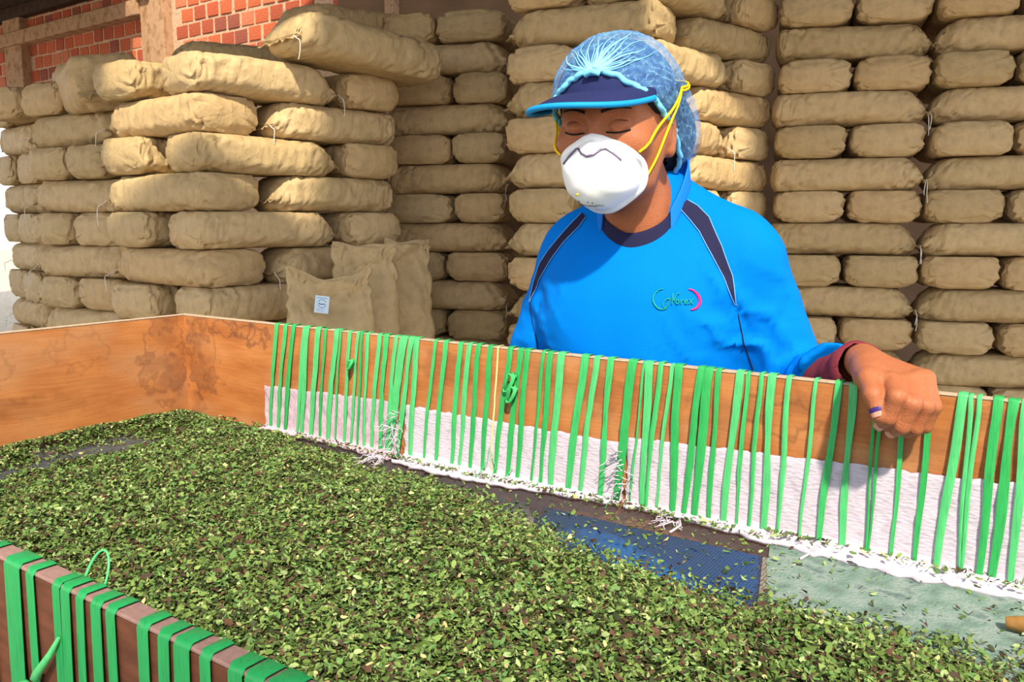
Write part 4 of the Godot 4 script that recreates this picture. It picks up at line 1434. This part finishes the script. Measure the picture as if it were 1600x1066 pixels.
func face_details(o: Node3D, hf: Field) -> void:
	# brows, lash lines and nails
	var m := MB.new()
	var lash := MB.new()
	for s in [-1.0, 1.0]:
		var path := []
		for k in 10:
			var f := k / 9.0
			path.append(on_face(hf, (0.012 + 0.038 * f) * s, 0.0260 + 0.005 * sin(f * PI * 0.8) - 0.003 * f, 0.0002))
		m.tube(path, 0.0024, 0.0009, 6)
		var low := []
		for k in 11:
			var f := k / 10.0
			low.append(on_face(hf, (0.016 + 0.032 * f) * s, -0.0025 - 0.0018 * sin(f * PI) + 0.0005 * f, 0.0004))
		lash.tube(low, 0.0013, 0.0015, 6)
		var crease := []
		for k in 9:
			var f := k / 8.0
			crease.append(on_face(hf, (0.018 + 0.027 * f) * s, 0.0100 + 0.0025 * sin(f * PI), -0.0002))
		lash.tube(crease, 0.0006, 0.0005, 5)
	part("eyebrows", m.done(), M.hair, o)
	part("eyelashes", lash.done(), M.hair, o)
	for k in 3:
		var tip: Vector3
		var before: Vector3
		if k == 2:
			tip = Vector3(1.436, 1.131, 0.080)
			before = Vector3(1.426, 1.153, 0.074)
		else:
			tip = hand_point(HAND[k][3])
			before = hand_point(HAND[k][2])
		var d := (tip - before).normalized()
		var outw := (Vector3(-0.25, 0.10, 0.95) if k == 2 else Vector3(-0.2, -0.35, 0.9))
		outw = (outw - d * outw.dot(d)).normalized()
		var sd := d.cross(outw)
		var pts := []
		var r := 0.0092 if k == 2 else 0.0079
		for i in 7:
			for j in 7:
				var a := (j - 3) / 3.0 * 0.75
				var taper := 1.0 - 0.25 * pow(absf(i - 3) / 3.0, 2.0)
				pts.append(tray_xf * (tip + d * (i - 5.4) * 0.0017 + (sd * sin(a * taper) + outw * cos(a * taper)) * (r + 0.0004)))
		var nm := MB.new()
		nm.sheet(pts, 7, 7, 0.0007)
		part("fingernail", nm.done(), M.nail, o, "thumbnail" if k == 2 else "")
		if k == 2:
			var ip := []
			for i in 4:
				for j in 7:
					var a := (j - 3) / 3.0 * 0.85
					var taper := 1.0 - 0.2 * pow(absf(i - 1) / 3.0, 2.0)
					ip.append(tray_xf * (tip + d * (i - 5.9) * 0.0017 + (sd * sin(a * taper) + outw * cos(a * taper)) * (r + 0.0008)))
			var im := MB.new()
			im.sheet(ip, 4, 7, 0.0006)
			part("ink_stain", im.done(), M.ink, o, "purple ink on the thumbnail")

func headwear(o: Node3D) -> void:
	# hair
	var h := Field.new(head_xf)
	h.ell(Vector3(0, 0.026, -0.026), Vector3(0.086, 0.086, 0.104), 0.02)
	h.ell(Vector3(0.008, -0.040, -0.104), Vector3(0.087, 0.078, 0.067), 0.05)
	var hm := MB.new()
	var inv := head_xf.affine_inverse()
	var cut := func(w: Vector3) -> float:
		var p := inv * w
		var front := p.z - (0.046 + 0.10 * clampf(p.y - 0.02, -0.05, 0.06))
		var ear := 0.036 - Vector2((p.y + 0.034) * 0.9, p.z - 0.002).length()
		if p.z > -0.055:
			ear = maxf(ear, -0.045 - p.y)
		return maxf(maxf(h.at(w), front), minf(ear, 0.05) if p.y > -0.2 else -1.0)
	nets(cut, head_xf.origin + Vector3(-0.16, -0.16, -0.22), head_xf.origin + Vector3(0.18, 0.18, 0.12), 0.005, hm)
	part("hair", hm.done(), M.hair, o, "black hair")
	# cap: crown, brim and its blue edging
	var cf := Field.new(head_xf)
	cf.ell(Vector3(0, 0.030, -0.016), Vector3(0.0875, 0.084, 0.108), 0.02)
	var cm := MB.new()
	var ccut := func(w: Vector3) -> float:
		var p := inv * w
		return maxf(cf.at(w), 0.036 + 0.10 * minf(0.0, p.z) - p.y)
	nets(ccut, head_xf.origin + Vector3(-0.15, -0.10, -0.18), head_xf.origin + Vector3(0.15, 0.18, 0.15), 0.005, cm)
	var cap := part("cap", cm.done(), M.capcloth, o, "navy cap")
	var pts := []
	var rim := []
	for i in 41:
		var a := deg_to_rad(-82.0 + 164.0 * i / 40.0)
		var inner := Vector3(0.083 * sin(a), 0.040, -0.014 + 0.100 * cos(a))
		var ln := 0.072 * pow(maxf(cos(a * 0.98), 0.0), 0.55)
		for j in 8:
			var f := j / 7.0
			var p := inner + Vector3(0.16 * sin(a), 0, 1.0).normalized() * ln * f
			p.y += 0.014 - 0.006 * f * f - 2.6 * p.x * p.x * (0.45 + 0.55 * f)
			p = Basis(Vector3.UP, -0.28) * p
			p.y += 0.085 * p.x
			pts.append(head_xf * p)
			if j == 7:
				rim.append(head_xf * p)
	var bm := MB.new()
	bm.sheet(pts, 41, 8, 0.003)
	part("brim", bm.done(), M.capcloth, cap, "curved navy brim")
	var em := MB.new()
	em.tube(rim, 0.0042, 0.0042, 8)
	part("brim_edging", em.done(), M.capedge, cap, "bright blue edging")
	# hairnet: swept from a pole behind the crown to the elastic round the face; pleats gather at a knot above the brow
	var nf := Field.new(head_xf)
	nf.ell(Vector3(0, 0.034, -0.020), Vector3(0.094, 0.090, 0.114), 0.02)
	nf.ell(Vector3(0.008, -0.038, -0.104), Vector3(0.094, 0.086, 0.074), 0.06)
	var c := Vector3(0, 0.03, -0.04)
	var F := Vector3(0, -0.55, 0.835).normalized()
	var X := Vector3(1, 0, 0)
	var Y := F.cross(X)                                    # points up and forwards
	var K := Vector3(-0.005, 0.36, 0.93).normalized()
	var kx := K.cross(Vector3(1, 0, 0)).normalized()
	var ky := K.cross(kx)
	var n := noise(401, 1.0)
	var nm := MB.new()
	var nu := 84
	var nv := 150
	var edge := []
	for i in nu:
		for j in nv:
			var ph := TAU * j / nv
			var up := -cos(ph)                               # 1 at the brow
			var th1 := deg_to_rad(lerpf(76.0, 52.0, smoothstep(-1.0, 0.35, up)) + 3.5 * smoothstep(0.86, 1.0, up))
			var th := lerpf(PI - 0.02, th1, i / (nu - 1.0))
			var dir := (F * cos(th) + (X * sin(ph) + Y * up) * sin(th)).normalized()
			var ck := clampf(dir.dot(K), -1, 1)
			var beta := acos(ck)
			var al := atan2(dir.dot(ky), dir.dot(kx))
			var pleat := pow(absf(sin(al * 5.5 + 1.3 * n.get_noise_2d(beta * 2.0, al * 2.0))), 0.5)
			var near := exp(-beta / 0.55)
			var disp := -0.006 * (1.0 - pleat) * near + 0.003 * n.get_noise_3dv(dir * 7.0) + 0.002 * n.get_noise_3dv(dir * 19.0)
			if i == nu - 1:
				disp -= 0.003
			var p := nf.cast(head_xf * (c + dir * 0.25), head_xf.basis * -dir, 0.25) + head_xf.basis * dir * disp
			var dense := clampf(1.0 + 1.5 * near * (1.0 - pleat) + 0.35 * exp(-beta / 0.12), 0, 2.6)
			nm.vert(p, Color(1, 1, 1, minf(dense, 2.6)))
			if i == nu - 1:
				edge.append(p)
	nm.grid(0, nu, nv, true)
	var net := part("hairnet", nm.done(true), M.net, o, "light blue see-through hairnet")
	var el := MB.new()
	var ring := []
	for k in edge.size() + 1:
		var p: Vector3 = edge[k % edge.size()]
		var outw := (p - head_xf * c).normalized()
		ring.append(p + outw * (0.0012 + 0.0012 * sin(k * 1.9)) + head_xf.basis * F * 0.0016 * sin(k * 1.1))
	el.tube(ring, 0.0042, 0.0042, 7)
	part("elastic_edge", el.done(), M.elastic, net, "ruffled cyan elastic edge")
	var kn := MB.new()
	var kp := nf.cast(head_xf * (c + K * 0.25), head_xf.basis * -K, 0.25)
	kn.tube([kp + head_xf.basis * Vector3(-0.010, -0.002, 0.002), kp + head_xf.basis * Vector3(0, 0.003, 0.004), kp + head_xf.basis * Vector3(0.011, -0.001, 0.001)], 0.0045, 0.0045, 8)
	part("gathered_knot", kn.done(), M.elastic, net, "cyan gathered knot above the brow")
	var pl := MB.new()
	for q in [[-1.4, 0.5], [-1.28, 0.4], [-1.15, 0.8], [-1.0, 0.5], [-0.85, 0.9], [-0.74, 0.5], [-0.6, 0.7], [-0.47, 0.45], [-0.35, 1.0], [-0.2, 0.5], [-0.08, 0.8], [0.06, 0.5], [0.2, 0.9], [0.3, 0.6], [0.42, 1.2], [0.52, 0.6], [0.62, 0.8], [0.72, 0.5], [0.8, 1.1], [0.92, 0.6], [1.02, 0.8], [1.12, 0.5], [1.2, 1.0], [1.3, 0.5], [1.4, 0.6]]:
		var path := []
		for k in 16:
			var f := k / 15.0
			var be: float = 0.06 + q[1] * f
			var aa: float = q[0] * (1.0 - 0.15 * f) + 0.05 * sin(f * 6.0 + q[0] * 9.0)
			var dir := (K * cos(be) + (Vector3(0, 1, 0) * cos(aa) + Vector3(1, 0, 0) * sin(aa)).normalized() * sin(be)).normalized()
			path.append(nf.cast(head_xf * (c + dir * 0.25), head_xf.basis * -dir, 0.25) + head_xf.basis * dir * 0.0006)
		pl.tube(path, 0.0022 if int(absf(q[0]) * 100.0) % 4 == 2 else 0.0010, 0.0003, 6)
	part("pleats", pl.done(), M.pleat, net, "pale cyan gathered folds")
	straps(o, nf)

var rim_at := PackedVector3Array()
var mask_mid := Vector3(0, -0.0615, 0.134)

func mask_local(f: float, a: float) -> Vector3:               # head axes; f 0 at the middle, 1 at the rim; a turns round the outline
	var k := fposmod(a / TAU, 1.0) * 60.0
	var p := rim_at[int(k) % 60].lerp(rim_at[(int(k) + 1) % 60], k - floorf(k))
	var q := mask_mid.lerp(p, f)
	q.z = p.z + (mask_mid.z - p.z) * pow(maxf(0.0, 1.0 - pow(f, 2.6)), 0.6)
	return q

func dust_mask(o: Node3D, hf: Field) -> void:
	var m := MB.new()
	var nr := 24
	var na := 60
	for j in na:
		var a := TAU * j / na
		var y := sin(a)
		# outline: broad across the cheeks, a rounded peak over the nose, narrowed under the chin
		var wide := 0.0575 - 0.004 * smoothstep(0.3, 1.0, y) - 0.018 * smoothstep(-0.45, -1.0, y)
		var x := signf(cos(a)) * pow(absf(cos(a)), 0.66 if y > 0.0 else 0.85) * wide
		var p := Vector3(x, -0.0615 + (0.043 * pow(y, 0.85) + 0.0115 * exp(-pow(x / 0.019, 2.0)) if y > 0.0 else 0.0545 * y), 0)
		var hit := head_xf.affine_inverse() * hf.cast(head_xf * (p + Vector3(0, 0, 0.2)), head_xf.basis * Vector3(0, 0, -1), 0.17)
		p.z = maxf(hit.z, 0.040) + 0.003
		rim_at.append(p)
	for pass_ in 10:
		var c := rim_at.duplicate()
		for j in na:
			rim_at[j].z = lerpf(rim_at[j].z, maxf(c[j].z, (c[(j + 59) % na].z + c[j].z + c[(j + 1) % na].z) / 3.0), 1.0)
	for i in nr:
		for j in na:
			m.vert(head_xf * mask_local(0.02 + 0.98 * i / (nr - 1.0), TAU * j / na))
	m.grid(0, nr, na, true)
	var c := m.vert(head_xf * mask_mid)
	for j in na:
		m.tri(c, j, (j + 1) % na)
	# the flat sealed rim
	var f0 := m.v.size()
	for ring in 4:
		for j in na:
			var p := rim_at[j]
			var outw := Vector3(p.x, (p.y + 0.0615) * 0.9, 0).normalized()
			m.vert(head_xf * (p + outw * [-0.001, 0.003, 0.0065, 0.0065][ring] + Vector3(0, 0, [0.0035, 0.0025, -0.002, -0.006][ring])))
	m.grid(f0, 4, na, true)
	var dm := part("dust_mask", m.done(), M.mask, o, "white moulded dust mask")
	var clip := MB.new()
	var path := []
	for q in [[-0.040, -0.040], [-0.030, -0.029], [-0.021, -0.021], [-0.017, -0.020], [-0.009, -0.025], [0.0, -0.028], [0.009, -0.026], [0.017, -0.021], [0.022, -0.021], [0.031, -0.028], [0.042, -0.038]]:
		path.append(dome_at(q[0], q[1], 0.0008))
	clip.tube(path, 0.0018, 0.0018, 6)
	part("nose_clip", clip.done(), M.clip, dm, "bent grey metal nose strip")
	var pm := MB.new()
	for k in 8:
		var x := -0.024 + 0.0048 * k
		var y := -0.097 - 0.0012 * (k % 2) + 0.6 * x * x
		pm.tube([dome_at(x, y, 0.0003), dome_at(x + 0.0024, y - 0.0022, 0.0003), dome_at(x + 0.0048, y, 0.0003)], 0.0004, 0.0004, 4)
	for q in [[-0.022, -0.092], [-0.006, -0.0915], [0.001, -0.0925]]:
		pm.tube([dome_at(q[0], q[1], 0.0003), dome_at(q[0] + 0.0014, q[1] - 0.0006, 0.0003)], 0.0008, 0.0007, 5)
	part("printed_marks", pm.done(), M.print, dm, "faint grey print low on the mask")
	var ym := MB.new()
	ym.tube([dome_at(-0.020, -0.080, 0.0003), dome_at(-0.0165, -0.0805, 0.0003)], 0.0017, 0.0017, 5)
	part("yellow_mark", ym.done(), M.strap, dm)

func dome_at(x: float, y: float, lift: float) -> Vector3:     # where the dome stands over x, y
	var v := Vector2(x, y + 0.0615)
	var best := Vector3.ZERO
	var a := atan2(v.y / 0.0545, x / 0.0575)
	for k in 8:
		var p := rim_at[int(fposmod(a / TAU, 1.0) * 60.0) % 60]
		a += 0.7 * wrapf(v.angle() - Vector2(p.x, p.y + 0.0615).angle(), -PI, PI)
	var rim := mask_local(1.0, a)
	best = mask_local(clampf(v.length() / Vector2(rim.x, rim.y + 0.0615).length(), 0.0, 1.0), a)
	return head_xf * (Vector3(x, y, best.z + lift) + Vector3(x, y + 0.0615, 0).normalized() * lift)

func straps(o: Node3D, nf: Field) -> void:
	# both bands run from the mask's rim up over the hairnet and round the back of the head
	var hf := head_field()
	for a in [[1.0, Vector3(0.050, -0.027, 0.067), 0.002], [1.0, Vector3(0.055, -0.074, 0.052), -0.002], [-1.0, Vector3(0.050, -0.027, 0.067), 0.002], [-1.0, Vector3(0.055, -0.074, 0.052), -0.002]]:
		var s: float = a[0]
		var p0: Vector3 = a[1] * Vector3(s, 1, 1)
		var p1 := Vector3(0.093 * s, 0.036 + a[2], -0.022 - a[2])
		var path := []
		for k in 26:
			var f := k / 17.0
			var p := p0.lerp(p1, f)
			if f > 1.0:
				var g := (k - 17) / 8.0 * PI * 0.5
				p = Vector3(p1.x * cos(g), p1.y - 0.012 * sin(g), p1.z - 0.13 * sin(g))
			var w := head_xf * p
			for q in 4:
				var d := minf(nf.at(w), hf.at(w))
				if f > 1.0:
					w -= nf.normal(w) * (nf.at(w) - 0.0022)
				elif d < 0.0022:
					var fld := nf if nf.at(w) < hf.at(w) else hf
					w += fld.normal(w) * (0.0022 - d)
			path.append(w)
		for pass_ in 24:
			var c := path.duplicate()
			for k in range(1, 17):
				var w: Vector3 = (c[k - 1] + c[k] * 2.0 + c[k + 1]) * 0.25
				var d := minf(nf.at(w), hf.at(w))
				if d < 0.0022:
					w += (nf if nf.at(w) < hf.at(w) else hf).normal(w) * (0.0022 - d)
				path[k] = w
		var m := MB.new()
		m.tube(path, 0.0019, 0.0019, 6)
		part("mask_strap", m.done(), M.strap, o, "yellow elastic strap")

func shirt_details(sh: Node3D) -> void:
	# navy raglan stripes with fine pale piping, and the dark side seams below them
	var lo := [[-0.0992, 1.3633], [-0.1147, 1.3459], [-0.1431, 1.3128], [-0.1683, 1.2828], [-0.1830, 1.2492], [-0.1876, 1.2170]]
	var li := [[-0.0894, 1.3561], [-0.0985, 1.3409], [-0.1223, 1.3164], [-0.1461, 1.2851], [-0.1709, 1.2487], [-0.1859, 1.2161]]
	var ro := [[0.0723, 1.3818], [0.0885, 1.3730], [0.1078, 1.3557], [0.1308, 1.3136], [0.1478, 1.2720], [0.1559, 1.2284]]
	var ri := [[0.0616, 1.3702], [0.0800, 1.3520], [0.0960, 1.3349], [0.1150, 1.3042], [0.1352, 1.2698], [0.1541, 1.2283]]
	part("raglan_stripe", shirt_strip(lo, li, 0.0014), M.navy, sh, "navy stripe")
	part("raglan_stripe", shirt_strip(ri, ro, 0.0014), M.navy, sh, "navy stripe")
	for e in [lo, li, ro, ri]:
		part("piping", seam(e, 0.0007, 0.0018), M.piping, sh)
	part("side_seam", seam([[-0.1868, 1.2165], [-0.1839, 1.1851], [-0.1749, 1.1535], [-0.1698, 1.1199], [-0.165, 1.05]], 0.0010, 0.0006), M.navy, sh)
	part("side_seam", seam([[0.1550, 1.2284], [0.1587, 1.2050], [0.1689, 1.1602], [0.1826, 1.1173], [0.186, 1.06]], 0.0010, 0.0006), M.navy, sh)
	# stand-up collar, open in front over a navy insert
	var hf := head_field()
	var axis := torso_xf * Vector3(-0.004, 1.36, -0.002)
	for q in [[40.0, 320.0, 0.036, 0.013, 0.0032, M.collar, "collar", "stand-up blue collar"], [-44.0, 44.0, 0.024, 0.010, 0.0025, M.navy, "neck_insert", "navy insert at the throat"]]:
		var pts := []
		var n := 44
		for i in n:
			var a := deg_to_rad(lerpf(q[0], q[1], i / (n - 1.0)))
			var d := torso_xf.basis * Vector3(sin(a), 0, cos(a))
			var y0 := 1.365 - 0.038 * cos(a)
			var from := Vector3(axis.x, y0, axis.z) + d * 0.16
			var neck := hf.cast(from, -d, 0.16)
			var base: Vector3 = neck + d * q[3]
			base.y = 1.5
			base.y = shirt.cast(base, Vector3.DOWN, 0.3).y
			for j in 6:
				var f := j / 5.0
				pts.append(base + Vector3.UP * (q[2] * f - 0.004) - d * 0.004 * f)
		var m := MB.new()
		m.sheet(pts, n, 6, q[4])
		part(q[6], m.done(), q[5], sh, q[7])
	# embroidered emblem on the chest: a green and a pink crescent round a green script word
	var em := Node3D.new()
	em.name = "embroidered_emblem"
	sh.add_child(em, true)
	em.set_meta("label", "green and pink embroidered chest emblem with a script word")
	part("pink_crescent", stitched([[[1090, 300], [1180, 320], [1270, 390], [1330, 480], [1355, 570], [1340, 670], [1290, 740], [1220, 775], [1165, 772]]], 58, true), M.pink, em)
	part("green_crescent", stitched([[[525, 305], [420, 330], [340, 410], [300, 510], [310, 600], [360, 690], [430, 755], [510, 780], [590, 772], [650, 740]]], 36, true), M.green, em)
	part("script_word", stitched([
		[[690, 530], [620, 540], [570, 590], [540, 670], [560, 738], [610, 738], [650, 690], [680, 600], [715, 515]],
		[[748, 665], [752, 520], [752, 395], [772, 500], [792, 590], [815, 480], [850, 410], [900, 395]],
		[[880, 545], [845, 560], [832, 600], [850, 642], [885, 640], [905, 595], [880, 548]],
		[[935, 548], [945, 600], [945, 645]], [[945, 590], [975, 552], [1005, 560]],
		[[1030, 602], [1070, 590], [1078, 558], [1050, 545], [1028, 575], [1032, 625], [1060, 645], [1095, 630]],
		[[1120, 535], [1160, 600], [1205, 655]], [[1210, 520], [1165, 590], [1115, 648]]], 20, false), M.green, em)

func seam(line: Array, r: float, lift: float) -> ArrayMesh:
	var path := []
	for k in line.size() - 1:
		for q in 6:
			var p := Vector2(line[k][0], line[k][1]).lerp(Vector2(line[k + 1][0], line[k + 1][1]), q / 6.0)
			path.append(on_torso(p.x, p.y, lift))
	path.append(on_torso(line[-1][0], line[-1][1], lift))
	var m := MB.new()
	m.tube(path, r, r, 5)
	return m.done()

func stitched(strokes: Array, width: float, crescent: bool) -> ArrayMesh:     # satin-stitch strokes; the drawing's unit is 1/16 mm
	var k := 0.0000626
	var out := MB.new()
	for st in strokes:
		var pts := []
		var line := []
		for i in st.size() - 1:
			for q in 4:
				line.append(Vector2(st[i][0], st[i][1]).lerp(Vector2(st[i + 1][0], st[i + 1][1]), q / 4.0))
		line.append(Vector2(st[-1][0], st[-1][1]))
		for i in line.size():
			var d: Vector2 = (line[mini(i + 1, line.size() - 1)] - line[maxi(i - 1, 0)]).normalized()
			var nrm := Vector2(-d.y, d.x)
			var f := float(i) / (line.size() - 1)
			var w: float = width * (0.2 + 0.8 * sin(f * PI)) if crescent else width
			for j in 3:
				var p: Vector2 = line[i] + nrm * w * (j - 1) * 0.5
				pts.append(on_torso(0.0384 + (p.x - 290.0) * k, 1.2362 - (p.y - 538.0) * k, 0.0012 + (0.0006 if j == 1 else 0.0)))
		out.sheet(pts, line.size(), 3, 0.0010)
	return out.done()
